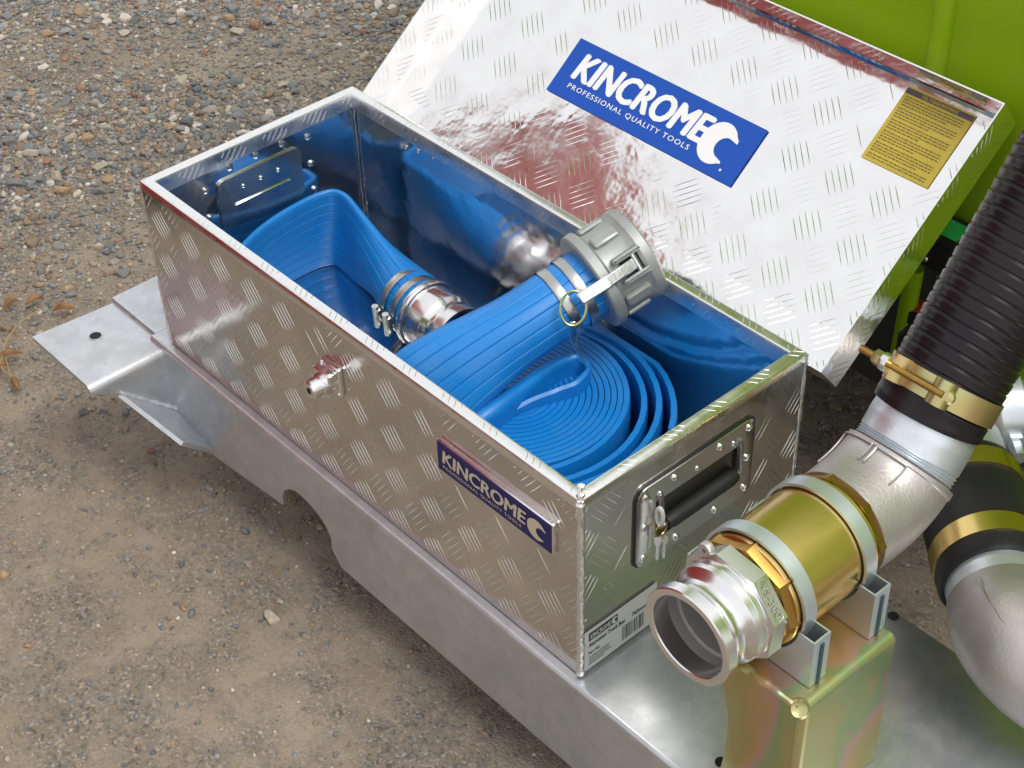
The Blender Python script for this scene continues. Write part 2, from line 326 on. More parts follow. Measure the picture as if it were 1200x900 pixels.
for i, (x, y, s) in enumerate(S):
    z = GZ+float(hnoise(np.array(x), np.array(y)))
    if i in big_idx:
        k = i % 16; ti = int(rng.choice(len(PAL), p=PW)); key = (k, ti)
        if key not in shared:
            me = bpy.data.meshes.new('stone'); me.from_pydata(SH2[k].tolist(), [], IC2[1].tolist()); me.materials.append(M['stone'])
            ca = me.color_attributes.new('tint', 'FLOAT_COLOR', 'POINT'); ca.data.foreach_set('color', np.tile(np.append(PAL[ti]*1.1, 1), (len(SH2[k]), 1)).ravel())
            shared[key] = me
        o = bpy.data.objects.new('stone', shared[key]); COL.objects.link(o); o.parent = ground
        o.location = (x, y, z+s*.22); o.scale = (s, s, s); o.rotation_euler = (rng.uniform(-.25, .25), rng.uniform(-.25, .25), rng.uniform(0, 6.28)); continue
    base, tri = (SH2[i % 16], IC2[1]) if s > .010 else (SH1[i % 24], IC1[1])
    v = base@rotz(rng.uniform(0, 6.28)).T*s+np.array([x, y, z+s*.15]); gv.append(v); gf.append(tri+off); off += len(v); gc.append(np.tile(np.append(tints[i], 1), (len(v), 1)))
gv = np.concatenate(gv); gf = np.concatenate(gf); gc = np.concatenate(gc)
me = bpy.data.meshes.new('gravel'); me.vertices.add(len(gv)); me.vertices.foreach_set('co', gv.astype(np.float32).ravel())
me.loops.add(len(gf)*3); me.loops.foreach_set('vertex_index', gf.astype(np.int32).ravel())
me.polygons.add(len(gf)); me.polygons.foreach_set('loop_start', np.arange(0, len(gf)*3, 3, dtype=np.int32)); me.update(calc_edges=True); me.validate()
ca = me.color_attributes.new('tint', 'FLOAT_COLOR', 'POINT'); ca.data.foreach_set('color', gc.ravel().astype(np.float32)); me.materials.append(M['stone'])
link('gravel', me, kind='stuff', label='loose grey and brown gravel scattered over the dirt', category='gravel')

# ------------------------------------------------------------------ galvanised deck
Wb, Hb, Lb = .324, .248, .765
deck = thing('mounting_deck', 'galvanised steel deck with folded front skirt under the aluminium tool box', 'deck', (.5, .15, -.14))
FY = -.013                                                          # front face of the skirt
a = MB(); n_ = 8
prof = [(Wb-.018, 0.), (Wb-.018, -.006)]
rows = []
xs = [-.138, -.03, 1.75]
pr = [(.306, -.006), (.306, -.001), (.304, 0)]+[(FY+.005-.005*math.sin(t), -.005+.005*math.cos(t)) for t in np.linspace(0, math.pi/2, n_)]+[(FY, -.0125)]
pr2 = pr+[(FY+.006, -.0125), (FY+.007, -.006)]
a.grid([[(x, y, z-.0005) for y, z in pr2] for x in (-.030, 1.75)], cv=True, capA=True, capB=True)
a.extr([(-.138, -.0035, -.006), (-.0305, -.0035, -.006), (-.0305, .305, -.006), (-.138, .305, -.006)], (0, 0, .0055))
a.build('top_plate', 'galv', deck, ang=30)
sk = [(-.0275, -.0128), (-.0265, -.131), (.045, -.139)]+[tuple(on(u, v, 1, FY)[[0, 2]]) for u, v in ((332, 592), (331.5, 581), (333, 575), (339, 573), (347, 576), (355, 583), (364, 592), (375, 606), (383, 619), (388, 631), (389.5, 644))]+[(.36, -.137), (1.75, -.139), (1.75, -.0128)]
MB().extr([(x, FY, z) for x, z in sk], (0, .005, 0)).build('front_skirt', 'galv', deck)
MB().extr([(-.03, .300, -.0068), (1.75, .300, -.0068), (1.75, .300, -.12), (-.03, .300, -.12)], (0, .005, 0)).build('rear_skirt', 'galv', deck)
# end bracket: lower tab, bend, gusset
XB = -.012; t0 = -.0065; rb = .012
fy0, fy1 = -.122, -.0045
rows = []
for y in (fy0, fy1):
    top = [(-.144 if y == fy0 else -.134, t0)]+[(XB+rb*math.sin(t), t0-rb+rb*math.cos(t)) for t in np.linspace(0, math.pi/2, 8)]
    rows.append((y, top))
b1 = on(142, 461, 0, XB+rb); b2 = on(206, 481, 0, XB+rb)
a = MB()
nf = len(rows[0][1])
front = [V3((x, fy0, z)) for x, z in rows[0][1]]; back = [V3((x, fy1, z)) for x, z in rows[1][1]]
front[-1] = V3((XB+rb, fy0+.012, t0-rb-.004))
outer = [[f, bk] for f, bk in zip(front, back)]+[[V3((XB+rb, b1[1], b1[2])), V3((XB+rb, fy1, b2[2]))]]
th_ = .006
inner = []
for i, (f, bk) in enumerate(outer):
    tt = min(max(i-1, 0)/(nf-2), 1)*math.pi/2; nn = V3((math.sin(tt), 0, math.cos(tt))); inner.append([f-nn*th_, bk-nn*th_])
ring = [[p[0] for p in outer], [p[1] for p in outer], [p[1] for p in inner], [p[0] for p in inner]]
a.grid(ring, cu=True); 
k = len(outer)
a.add([ring[0][0], ring[1][0], ring[2][0], ring[3][0], ring[0][-1], ring[1][-1], ring[2][-1], ring[3][-1]], [(0, 1, 2, 3), (7, 6, 5, 4)])
br = a.build('end_bracket', 'galv', deck, ang=40)
hc = on(112, 394, 2, t0)
a = MB().lathe((hc[0], hc[1], t0+.0006), (0, 0, 1), [(.0, 0), (.0078, 0)], 24); a.build('bolt_hole', 'void', br)
a = MB().lathe((hc[0], hc[1], t0), (0, 0, 1), [(.0078, .0004), (.0078, .0011), (.0088, .0009), (.0090, .0002)], 24); a.build('hole_edge', 'galv', br)
q1 = V3((XB+rb-.001, b1[1], b1[2])); q2 = V3((XB+rb-.001, fy1-.004, b2[2])); q4 = on(250, 527, 1, FY-.001)
gn = nrm(np.cross(q2-q1, q4-q1)); dd = RC.T@np.array([(215-600)/F, (518-450)/F, 1]); q3 = CAM+((q1-CAM).dot(gn)/dd.dot(gn))*dd
MB().extr([q1, q2, q4, q3], gn*.006*(-1 if gn[2] > 0 else 1)).build('gusset', 'galv', br)
MB().tube([q1+(q2-q1)*t+V3((.002, 0, .001)) for t in np.linspace(0, 1, 22)], .0035, 8, wob=.35).build('weld_bead', 'galv_weld', br)
MB().tube([V3((XB+rb+.001, fy1-.003, t0-rb+(b2[2]-t0+rb)*t)) for t in np.linspace(0.1, 1, 18)], .0028, 8, wob=.3).build('weld_bead', 'galv_weld', br)
for u, v in ((845, 893), (1047, 722)):
    c = on(u, v, 2, 0); MB().lathe((c[0], c[1], .0004), (0, 0, 1), [(0, 0), (.0062, 0)], 20).build('bolt_hole', 'void', deck)
for x in (.1, .8, 1.5): MB().box((x, .225, -.175), (.06, .12, .085), ch=.003).build('foot', 'galv', deck)

# ------------------------------------------------------------------ tool box
tb = thing('tool_box', 'open aluminium tread plate tool box with blue hose inside', 'tool box', (Lb/2, Wb/2, 0))
T = .0022; Z0 = .0015
def sheet(name, c, size, m): return MB().box(c, size).build(name, m, tb)
hz = (Hb-.006+Z0)/2; hh_ = Hb-.006-Z0
pf = sheet('front_panel', (Lb/2, T/2, hz), (Lb-.001, T, hh_), 'plate')
pb = sheet('back_panel', (Lb/2, Wb-T/2, hz), (Lb-.001, T, hh_), 'plate_in')
pl = sheet('end_panel', (T/2, Wb/2, hz), (T, Wb-2*T-.0006, hh_), 'plate_in')
prr = sheet('end_panel', (Lb-T/2, Wb/2, hz), (T, Wb-2*T-.0006, hh_), 'plate')
sheet('floor_panel', (Lb/2, Wb/2, Z0+.001), (Lb-2*T-.001, Wb-2*T-.001, .002), 'plate_in')
badge_u = (.545, .745); 
bars = tread(MB(), (0, -.00005, Z0), (1, 0, 0), (0, 0, 1), Lb, Hb-.010, skip=((.552, .730, .146, .198), (.352, .392, .135, .185)), u0=.036, v0=.012)
bars.build('tread_bars', 'plate', pf, kind='stuff')
bars = tread(MB(), (Lb+.00005, 0, Z0), (0, 1, 0), (0, 0, 1), Wb, Hb-.010, skip=((.070, .248, .098, .218), (.0, .108, -.01, .072)), u0=.035, v0=.030)
bars.build('tread_bars', 'plate', prr, kind='stuff')
# folded rim
pro = [(-.0004, Hb-.012), (-.0004, Hb-.004), (.0008, Hb-.0012), (.0035, Hb), (.0110, Hb), (.0135, Hb-.0012), (.0146, Hb-.004), (.0146, Hb-.022), (.0130, Hb-.022), (.0125, Hb-.006), (.004, Hb-.006), (.0025, Hb-.012)]
rows = [[(x0+sx*d, y0+sy*d, z) for d, z in pro] for x0, y0, sx, sy in ((0, 0, 1, 1), (Lb, 0, -1, 1), (Lb, Wb, -1, -1), (0, Wb, 1, -1))]
rim = MB().grid(rows, cu=True, cv=True).build('folded_rim', 'rim', tb, ang=30)
a = MB()
for (o, U, V, wd) in (((0, 0, Hb), (1, 0, 0), (0, 1, 0), Lb), ((0, Wb-.0146, Hb), (1, 0, 0), (0, 1, 0), Lb), ((.0146, 0, Hb), (0, 1, 0), (-1, 0, 0), Wb), ((Lb, 0, Hb), (0, 1, 0), (-1, 0, 0), Wb)):
    tread(a, o, U, V, wd, .0146, hw=.0008, hh=.0004, mg=.002, ln=.012)
a.build('tread_bars', 'rim', rim, kind='stuff')
a = MB()
for (o, U, V, wd) in (((Lb, Wb-.0147, Hb-.0215), (-1, 0, 0), (0, 0, 1), Lb), ((.0147, Wb, Hb-.0215), (0, -1, 0), (0, 0, 1), Wb)):
    tread(a, o, U, V, wd, .019, hw=.0010, hh=.0009, mg=.001, ln=.013)
a.build('tread_bars', 'rim', rim, kind='stuff')
# welded corners
MB().tube([(Lb-.0005+random.uniform(-.0006, .0006), .0006+random.uniform(-.0006, .0006), z) for z in np.linspace(.003, Hb-.004, 46)], .0042, 8, wob=.18).build('corner_weld', 'weld', tb)
MB().tube([(.0012, .0012, z) for z in np.linspace(.003, Hb-.004, 40)], .0026, 8, wob=.2).build('corner_weld', 'weld', tb)
MB().tube([(Lb-.0012, Wb-.0012, z) for z in np.linspace(.003, Hb-.004, 40)], .0028, 8, wob=.2).build('corner_weld', 'weld', tb)
MB().tube([(Lb-.001-t*.013, .001+t*.013, Hb+.0005) for t in np.linspace(0, 1, 7)], .0036, 8, wob=.35).build('corner_weld', 'weld', tb)
# latch on the front
lk = on(392, 440, 1, 0); lx, lz = lk[0], lk[2]
a = MB().box((lx, -.003, lz), (.034, .006, .040), ch=.0015); a.box((lx-.002, -.011, lz+.008), (.030, .012, .014), ch=.002)
lock = a.build('latch', 'chrome', tb)
MB().lathe((lx-.002, -.006, lz-.004), (0, -1, 0), [(.0135, 0), (.0135, .014), (.0118, .016), (.0112, .026), (.0095, .028)], 28, capB=True).build('lock_barrel', 'chrome', lock)
MB().lathe((lx-.002, -.0341, lz-.004), (0, -1, 0), [(.0, 0), (.004, 0)], 16).build('key_slot', 'void', lock)
a = MB()
for sx, sz in ((-1, 1), (1, 1), (1, -1), (-1, -1)): rivet(lock, (lx+sx*.0135, -.006, lz+sz*.016), (0, -1, 0), .0028, .002)
# badge
B = [on(u, v, 1, -.004) for u, v in ((517, 522), (653, 614), (643, 641), (514, 547))]
bx0, bx1 = (B[0][0]+B[3][0])/2, (B[1][0]+B[2][0])/2; bz1 = (B[0][2]+B[1][2])/2; bz0 = (B[2][2]+B[3][2])/2
bw, bh = bx1-bx0, bz1-bz0; bc = ((bx0+bx1)/2, -.003, (bz0+bz1)/2)
badge = MB().box(bc, (bw+.004, .006, bh+.004), ch=.0012).build('name_badge', 'chrome', tb)
MB().box((bc[0], -.0063, bc[2]), (bw, .0008, bh)).build('badge_face', 'badge', badge)
CW = [(900, 515), (940, 505), (985, 515), (1015, 550), (1030, 590), (1037, 622), (1028, 628), (985, 605), (958, 594), (930, 605), (905, 635), (890, 672), (905, 690), (942, 713), (930, 724), (895, 722), (850, 705), (822, 670), (818, 640), (828, 632), (812, 622), (840, 565), (875, 527)]
CWN = [((x-800)/250., (740-y)/250.) for x, y in CW]
def wrench(mb, o, U, V, x0, y0, wd, ht, lift):                      # the C drawn as an open spanner jaw
    an = np.linspace(RAD(38), RAD(306), 30)
    pts = [(.53+.47*math.cos(t), .5+.5*math.sin(t)) for t in an if not RAD(172) < t < RAD(186)]
    pts = [(1.0, .66), (.985, .74)]+pts+[(.90, .13), (.88, .17)]+[(.78+.31*math.cos(t)*.85, .46+.25*math.sin(t)) for t in np.linspace(RAD(262), RAD(98), 16)]
    N = np.cross(U, V); mb.add([o+U*(x0+a_*wd)+V*(y0+b_*ht)+N*lift for a_, b_ in pts], [tuple(range(len(pts)))])
o = V3((bx0, 0, bz0)); U = V3((1, 0, 0)); V = V3((0, 0, 1))
a = MB(); text(a, 'KINCROME', o, U, V, .05*bw, .36*bh, .74*bw, .46*bh, .0072, bold=.055, shear=.12); text(a, 'PROFESSIONAL QUALITY TOOLS', o, U, V, .05*bw, .13*bh, .70*bw, .13*bh, .0072, bold=.012, space=1.15)
wrench(a, o, U, V, .79*bw, .14*bh, .17*bw, .70*bh, .0072)
a.build('badge_lettering', 'silver_print', badge)
# side handle: black gasket, steel dish, spring grip
X = Lb
hp = [(.075, .112), (.075, .195), (.082, .207), (.095, .212), (.225, .212), (.238, .208), (.243, .198), (.243, .122), (.238, .113), (.225, .109), (.090, .105), (.080, .107)]
hy0, hy1, hz0, hz1 = .100, .226, .132, .185
def frame_plate(mb, x0, x1, grow):
    cy, cz = .159, .1585
    out = [(cy+(y-cy)*(1+grow), cz+(z-cz)*(1+grow)) for y, z in [(.086, .105), (.232, .105), (.2385, .107), (.2425, .1115), (.2445, .118), (.2445, .199), (.2425, .2055), (.2385, .210), (.232, .212), (.086, .212), (.0795, .210), (.0755, .2055), (.0735, .199), (.0735, .118), (.0755, .1115), (.0795, .107)]]
    inn = []
    for y, z in out: inn.append((min(max(y, hy0), hy1), min(max(z, hz0), hz1)))
    mb.grid([[(x0, y, z) for y, z in out], [(x1-.0006, y, z) for y, z in out], [(x1, y+(.159-y)*.01, z+(.1585-z)*.01) for y, z in out], [(x1, y, z) for y, z in inn], [(x0, y, z) for y, z in inn]], cv=True)
hd = thing  # keep name free
gk = MB(); frame_plate(gk, X, X+.0022, .028); handle = gk.build('carry_handle', 'black', tb)
gk = MB(); frame_plate(gk, X+.0024, X+.0040, 0); gk.build('handle_plate', 'chrome', handle)
MB().box((X+.0012, (hy0+hy1)/2, (hz0+hz1)/2), (.0012, hy1-hy0, hz1-hz0)).build('recess', mat('recess_steel', (.16, .16, .14), .3, 1), handle)
MB().tube([(X+.0065, y, .150) for y in np.linspace(.112, .214, 14)], [.0070]+[.0090]*12+[.0070], 18).build('grip', 'grip', handle)
for y in (.105, .221):
    MB().tube([(X+.004, y, .192), (X+.0055, y, .186), (X+.0065, y, .165), (X+.0065, y, .150), (X+.0065, y+(.012 if y < .15 else -.012), .150)], .0032, 10).build('handle_bail', 'band', handle)
a = MB()
for y, z in ((.0835, .201), (.0835, .160), (.0835, .117), (.2345, .201), (.2345, .160), (.2345, .117), (.125, .2015), (.191, .2015), (.131, .115), (.189, .115)): rivet(handle, (X+.0042, y, z), (1, 0, 0), .0042, .0030)
for y in (.105, .158, .212): rivet(handle, (X+.0042, y, .193), (1, 0, 0), .0030, .0018)
# product label
lo = V3((X, .004, .006)); U = V3((0, 1, 0)); V = V3((0, 0, 1)); lw, lh = .104, .058
lab = MB().add([lo+U*u_+V*v_+V3((.0021, 0, 0)) for u_, v_ in ((0, 0), (lw, 0), (lw, lh), (0, lh))], [(0, 1, 2, 3)]).build('product_label', 'label', tb)
a = MB(); lo2 = lo+V3((.0023, 0, 0))
def rect(mb, x0, y0, x1, y1, lift=0, o=lo2, U=U, V=V):
    N = np.cross(U, V); mb.add([o+U*x+V*y+N*lift for x, y in ((x0, y0), (x1, y0), (x1, y1), (x0, y1))], [(0, 1, 2, 3)])
rect(a, .006, .041, .047, .053)
text(a, 'Aluminium Truck Box', lo2, U, V, .006, .032, .052, .006, 0, bold=.02); text(a, '765mm', lo2, U, V, .068, .0325, .020, .0055, 0, bold=.02)
text(a, 'Part No.', lo2, U, V, .006, .021, .016, .0045, 0, bold=.01)
for k in range(4): rect(a, .006, .016-k*.0035, .006+random.uniform(.018, .034), .0172-k*.0035)
x_ = .054
while x_ < .086:
    d_ = random.choice((.0006, .0009, .0014)); rect(a, x_, .006, x_+d_, .027); x_ += d_+random.choice((.0006, .0008, .0012))
a.build('label_print', 'ink', lab)
a = MB(); text(a, 'KINCROME', lo2, U, V, .008, .0435, .029, .007, .0003, bold=.02, shear=.1); wrench(a, lo2, U, V, .0375, .0425, .009, .0095, .0003); a.build('label_lettering', 'label', lab)
# inside: back of the other handle and rivets
X2 = T+.0003
a = MB().extr([(X2, .165+sy*(.064-.010+.010*math.cos(RAD(t))), .163+sz*(.036-.010+.010*math.sin(RAD(t)))) for sy, sz, ts in ((1, 1, (0, 30, 60, 90)), (-1, 1, (90, 60, 30, 0)), (-1, -1, (0, 30, 60, 90)), (1, -1, (90, 60, 30, 0))) for t in ts], (.0032, 0, 0)); hb = a.build('handle_housing', 'band', tb)
MB().box((X2+.0040, .165, .158), (.003, .088, .005), ch=.0015).build('pressed_rib', 'plate_in', hb)
a = MB(); 
for y in (.138, .165, .192): rivet(hb, (X2+.0034, y, .180), (1, 0, 0), .003, .002)
a = MB()
for y, z in ((.085, .195), (.085, .155), (.085, .12), (.125, .212), (.165, .212), (.205, .212), (.245, .205), (.245, .165), (.245, .125)): rivet(pl, (X2, y, z), (1, 0, 0), .0045, .0035)
for u, v in ((502, 163), (476, 172), (490, 176), (508, 183)):
    q = on(u, v, 1, Wb-T-.0003); rivet(pb, q, (0, -1, 0), .003, .002)
MB().tube([(.0045+random.uniform(-.001, .001), Wb-.0048, z) for z in np.linspace(.01, .22, 24)], .0011, 6, wob=.3).build('corner_weld', 'weld', tb)
# lid
lx0, LL, ly, lzz, lth, LD, LHt = .0087, .775, .3550, .1934, .6777, .3349, .0481
LU = V3((0, math.cos(lth), math.sin(lth))); LN = V3((0, -math.sin(lth), math.cos(lth))); LO = V3((lx0, ly, lzz)); LX = V3((1, 0, 0))
def lp(x, s, n): return LO+LX*x+LU*s+LN*n
t_ = .0018
inner_ = ((t_, t_), (LL-t_, t_), (LL-t_, LD-t_), (t_, LD-t_)); outer_ = ((0, 0), (LL, 0), (LL, LD), (0, LD))
ins = .003
a = MB()
a.grid([[lp(x, s, -t_) for x, s in ((ins, ins), (LL-ins, ins), (LL-ins, LD-ins), (ins, LD-ins))], [lp(x, s, ins-t_) for x, s in outer_], [lp(x, s, LHt) for x, s in outer_], [lp(x, s, LHt) for x, s in inner_], [lp(x, s, ins) for x, s in inner_],
        [lp(x, s, 0) for x, s in ((ins+t_, ins+t_), (LL-ins-t_, ins+t_), (LL-ins-t_, LD-ins-t_), (ins+t_, LD-ins-t_))]], cv=True, capA=True, capB=True)
lidp = a.build('lid', 'plate_lid', tb, ang=25)
a = tread(MB(), lp(0, 0, .00005), LX, LU, LL, LD, pu=.0625, pv=.0625, ang=45, mg=.007, hh=.00036, skip=((.213, .527, .131, .215), (.640, .736, .227, .330)))
a.build('tread_bars', 'plate_lid', lidp, kind='stuff')
a = MB(); tread(a, lp(LL+.00005, 0, 0), LU, LN, LD, LHt, mg=.003); a.build('tread_bars', 'plate', lidp, kind='stuff')
a = MB(); tread(a, lp(LL, LD-t_-.00005, .004), -LX, LN, LL, LHt-.005, mg=.003, hh=.0005); a.build('tread_bars', 'plate_lid', lidp, kind='stuff')
def lrect(x0, x1, s0, s1, n): return [lp(x, s, n) for x, s in ((x0, s0), (x1, s0), (x1, s1), (x0, s1))]
sx0, sx1, ss0, ss1 = .2163, .5230, .1345, .2115; sw, sh = sx1-sx0, ss1-ss0
MB().extr(lrect(sx0, sx1, ss0, ss1, .0013), LN*.0014).build('logo_sticker', 'sticker', lidp)
so = lp(sx0, ss0, .0013+.0014)
a = MB(); text(a, 'KINCROME', so, LX, LU, .075*sw, .36*sh, .705*sw, .45*sh, .0004, bold=.065, shear=.10)
text(a, 'PROFESSIONAL QUALITY TOOLS', so, LX, LU, .085*sw, .17*sh, .665*sw, .10*sh, .0004, bold=.012, space=1.22)
wrench(a, so, LX, LU, .755*sw, .14*sh, .17*sw, .70*sh, .0004)
rr = [so+LX*(.925*sw+.0016*math.cos(t))+LU*(.15*sh+.0016*math.sin(t))+LN*.0004 for t in np.linspace(0, 6.28, 14, endpoint=False)]; a.add(rr, [tuple(range(14))])
a.build('sticker_lettering', 'white', lidp)
yx0, yx1, ys0, ys1 = .6425, .7318, .2318, .3258; yw, yh = yx1-yx0, ys1-ys0
MB().extr(lrect(yx0, yx1, ys0, ys1, .0011), LN*.0005).build('instruction_label', 'yellow', lidp)
yo = lp(yx0, ys0, .0016); 
a = MB(); rect(a, .0, .905*yh, yw*.995, .975*yh, .0003, yo, LX, LU); a.build('label_heading_bar', 'purple', lidp)
a = MB(); text(a, 'TOOL STORAGE MAINTENANCE', yo, LX, LU, .24*yw, .915*yh, .54*yw, .045*yh, .0007, bold=.02); a.build('label_heading', 'yellow', lidp)
a = MB(); y_ = .86
for k in range(22):
    x_ = .05; end = .92 if k % 4 != 3 else random.uniform(.45, .75)
    while x_ < end:
        wl = random.uniform(.02, .07); rect(a, x_*yw, y_*yh, min(x_+wl, end)*yw, (y_+.015)*yh, .0003, yo, LX, LU); x_ += wl+.012
    y_ -= .0355 if k % 4 != 3 else .050
    if y_ < .04: break
a.build('label_print', 'brown_print', lidp)
MB().tube([(x, Wb+.0035, .2335) for x in np.linspace(.01, .755, 3)], .0028, 8).build('hinge', 'band', tb)

# ------------------------------------------------------------------ blue lay-flat hose
hose = thing('layflat_hose', 'blue ribbed lay flat hose coiled inside the tool box', 'hose', (.5, .16, .004))
def section(fr, width, thick, m, r, notch):
    per = []
    hwid = width/2-thick/2; ht = thick/2; Ls = 2*hwid; La = math.pi*ht; tot = 2*Ls+2*La
    for f_, g_ in fr:
        s = (f_*tot+Ls/2) % tot
        if s < Ls: p, nn = (-hwid+s, ht), (0, 1)
        elif s < Ls+La: q = math.pi/2-(s-Ls)/ht; p, nn = (hwid+ht*math.cos(q), ht*math.sin(q)), (math.cos(q), math.sin(q))
        elif s < 2*Ls+La: p, nn = (hwid-(s-Ls-La), -ht), (0, -1)
        else: q = -math.pi/2-(s-2*Ls-La)/ht; p, nn = (-hwid+ht*math.cos(q), ht*math.sin(q)), (math.cos(q), math.sin(q))
        th = math.pi/2-f_*2*math.pi; c = (r*math.cos(th), r*math.sin(th)); cn = (math.cos(th), math.sin(th))
        x = [p[k]*(1-m)+c[k]*m for k in (0, 1)]; nv = [nn[k]*(1-m)+cn[k]*m for k in (0, 1)]
        per.append([x[k]-nv[k]*notch*g_ for k in (0, 1)])
    return per
def sweep(mb, path, wdir, mm, N=96, width=.120, thick=.006, r=.0385, notch=.0009, groups=0, thk=None):
    rows = []; n = len(path)
    fr = [((k+o_)/groups, g_) for k in range(groups) for o_, g_ in ((0, 1), (.05, .12), (.12, 0), (.32, 0), (.5, 0), (.68, 0), (.88, 0), (.95, .12))] if groups else [(i/N, 0) for i in range(N)]
    for i, p in enumerate(path):
        t = nrm(path[min(i+1, n-1)]-path[max(i-1, 0)]); wv = V3(wdir[i]); wv = nrm(wv-t*wv.dot(t)); nv = np.cross(t, wv)
        sec = section(fr, width, thk[i] if thk is not None else thick, mm[i], r, notch)
        rows.append([p+wv*x+nv*y for x, y in sec])
    mb.grid(rows, cv=True, capA=True, capB=True)
cx, cy = .500, .160
path = []; turns_in = 17; r_in0, r_in1 = .007, .1270
for k in range(int(turns_in*44)+1):
    u = k/44; t = -2*math.pi*u+.4; r_ = r_in0+(r_in1-r_in0)*u/turns_in+.0012*math.sin(3*t+.5)*min(u/4, 1); path.append(V3((cx-.008+r_*math.cos(t), cy-.002+r_*math.sin(t), .066+.0016*math.sin(t)+.0008*math.sin(3*t))))
t_end = -2*math.pi*turns_in+.4
for k in range(1, int(3.0*44)):
    u = k/44; t = t_end-2*math.pi*u; r_ = r_in1+.0300*u/3.0+.004*min(u*4, 1); s = u/3.0; sn = r_*math.sin(t)
    path.append(V3((cx-.008+.027*s+r_*math.cos(t), cy-.002+max(min(sn, .1515), -.1500), .066-.003*math.sin(u*2.1))))
a = MB(); sweep(a, path, [(0, 0, 1)]*len(path), [0]*len(path), N=34, width=.118, thick=.0069, groups=0, thk=[.0069 if i < turns_in*44-10 else .0088 for i in range(len(path))])
coil = a.build('coil', 'blue', hose, ang=60)
# fold that rises out of the middle of the coil
zt = .150
fp = [on(u, v, 2, z) for u, v, z in ((538, 503, .120), (566, 480, .150), (612, 446, .154), (648, 422, .154), (674, 415, .152), (688, 425, .150), (678, 442, .147), (656, 453, .143), (628, 464, .138), (598, 480, .130))]
fp = spline([p-V3((0, 0, .057)) for p in fp], 70)
a = MB(); sweep(a, fp, [(0, 0, 1)]*len(fp), [0]*len(fp), N=48, width=.112, thick=.0085, thk=[.026-.0185*min(1, i/34) for i in range(70)]); a.build('folded_bight', 'blue', hose, ang=50)
# tail rising to the female coupling
ta, tb_ = on(513, 451, 2, .166), on(700, 325, 2, .237)
tp = [ta+V3((-.010, -.026, -.085)), ta+V3((-.010, -.022, -.040)), ta+V3((-.004, -.012, -.010))]+[ta+(tb_-ta)*k+V3((0, 0, dz)) for k, dz in ((.10, .002), (.3, .003), (.5, .002), (.75, .001), (1, 0))]
n = 90; TP = spline(tp, n); ux = nrm((TP[-1]-TP[0])*V3((1, 1, 0))); sw_ = np.cross(V3((0, 0, 1)), ux)
mm = [min(max((i/n-.16)/.62, 0), 1) for i in range(n)]; mm = [x*x*(3-2*x) for x in mm]
vw_ = nrm(CAM-TP[40]); tw_ = nrm(np.cross(nrm(TP[-1]-TP[30]), vw_)); wd_ = [tw_*(1 if tw_.dot(-sw_) > 0 else -1) for m in mm]
a = MB(); sweep(a, TP, wd_, mm, width=.119, thick=.034, r=.0400, groups=18, notch=.0012); a.build('coupled_tail', 'blue', hose, ang=50)
td = nrm(TP[-1]-TP[-12])
# loop standing against the left end
lp_ = [(.088, .030), (.060, .062), (.034, .105), (.018, .150), (.0105, .200), (.0125, .243), (.030, .261), (.080, .2557), (.120, .2507), (.160, .2456), (.200, .2406), (.232, .2365)]
lz_ = [.0655, .0655, .0655, .0655, .0655, .0655, .065, .0622, .0596, .057, .0545, .0525]
n = 110; LP = spline([(x, y, z) for (x, y), z in zip(lp_, lz_)], n)
mm = [min(max((i/n-.57)/.33, 0), 1) for i in range(n)]
lean = [V3((.10*(1-m), .08*(1-m), 1)) for m in mm]
a = MB(); sweep(a, LP, lean, mm, width=.124, thick=.0085, r=.0405, groups=18, notch=.0010); a.build('standing_loop', 'blue', hose, ang=50)
ld_ = V3((1, -.02, 0)); ld_ = nrm(ld_)
def hclamp(c, d, r, ang):
    a_, b_ = basis(d); rad = a_*math.cos(ang)+b_*math.sin(ang); tg = np.cross(d, rad)
    cl = MB().lathe(c, d, [(r, -.0055), (r+.0010, -.0055), (r+.0014, -.004), (r+.0014, .004), (r+.0010, .0055), (r, .0055)], 64).build('hose_clamp', 'band', hose)
    h = MB().box(c+rad*(r+.006), (.011, .026, .009), (d, tg, rad), ch=.0022); h.tube([c+rad*(r+.008)-tg*.017, c+rad*(r+.008)+tg*.016], .0044, 10)
    h.build('worm_housing', 'screw', cl)
    sl = MB()
    for k in range(16):
        q = ang+.42+k*.055; rr_ = a_*math.cos(q)+b_*math.sin(q); tt = np.cross(d, rr_); sl.box(c+rr_*(r+.0015), (.006, .0012, .0006), (nrm(d+tt*.15), tt, rr_))
    sl.build('band_slots', 'void', cl)
LE = LP[-1]
for s in (-.034, -.013): hclamp(LE+ld_*s+V3((0, 0, .0015 if s < -.02 else .0005)), ld_, .0408, 3.2)
ad = MB().lathe(LE, ld_, [(.036, -.03), (.036, .002), (.0462, .0022), (.0468, .004), (.0468, .008), (.0455, .0105), (.0418, .011), (.0418, .038), (.0405, .0405), (.0375, .045), (.0365, .050), (.0375, .055), (.0408, .059), (.0412, .068), (.0405, .073), (.036, .0735), (.035, .071), (.035, .0)], 64).build('male_adapter', 'chrome', hose, ang=28)
MB().lathe(LE, ld_, [(.0349, .071), (.0345, -.02), (.0, -.02)], 48).build('bore', 'void', ad)
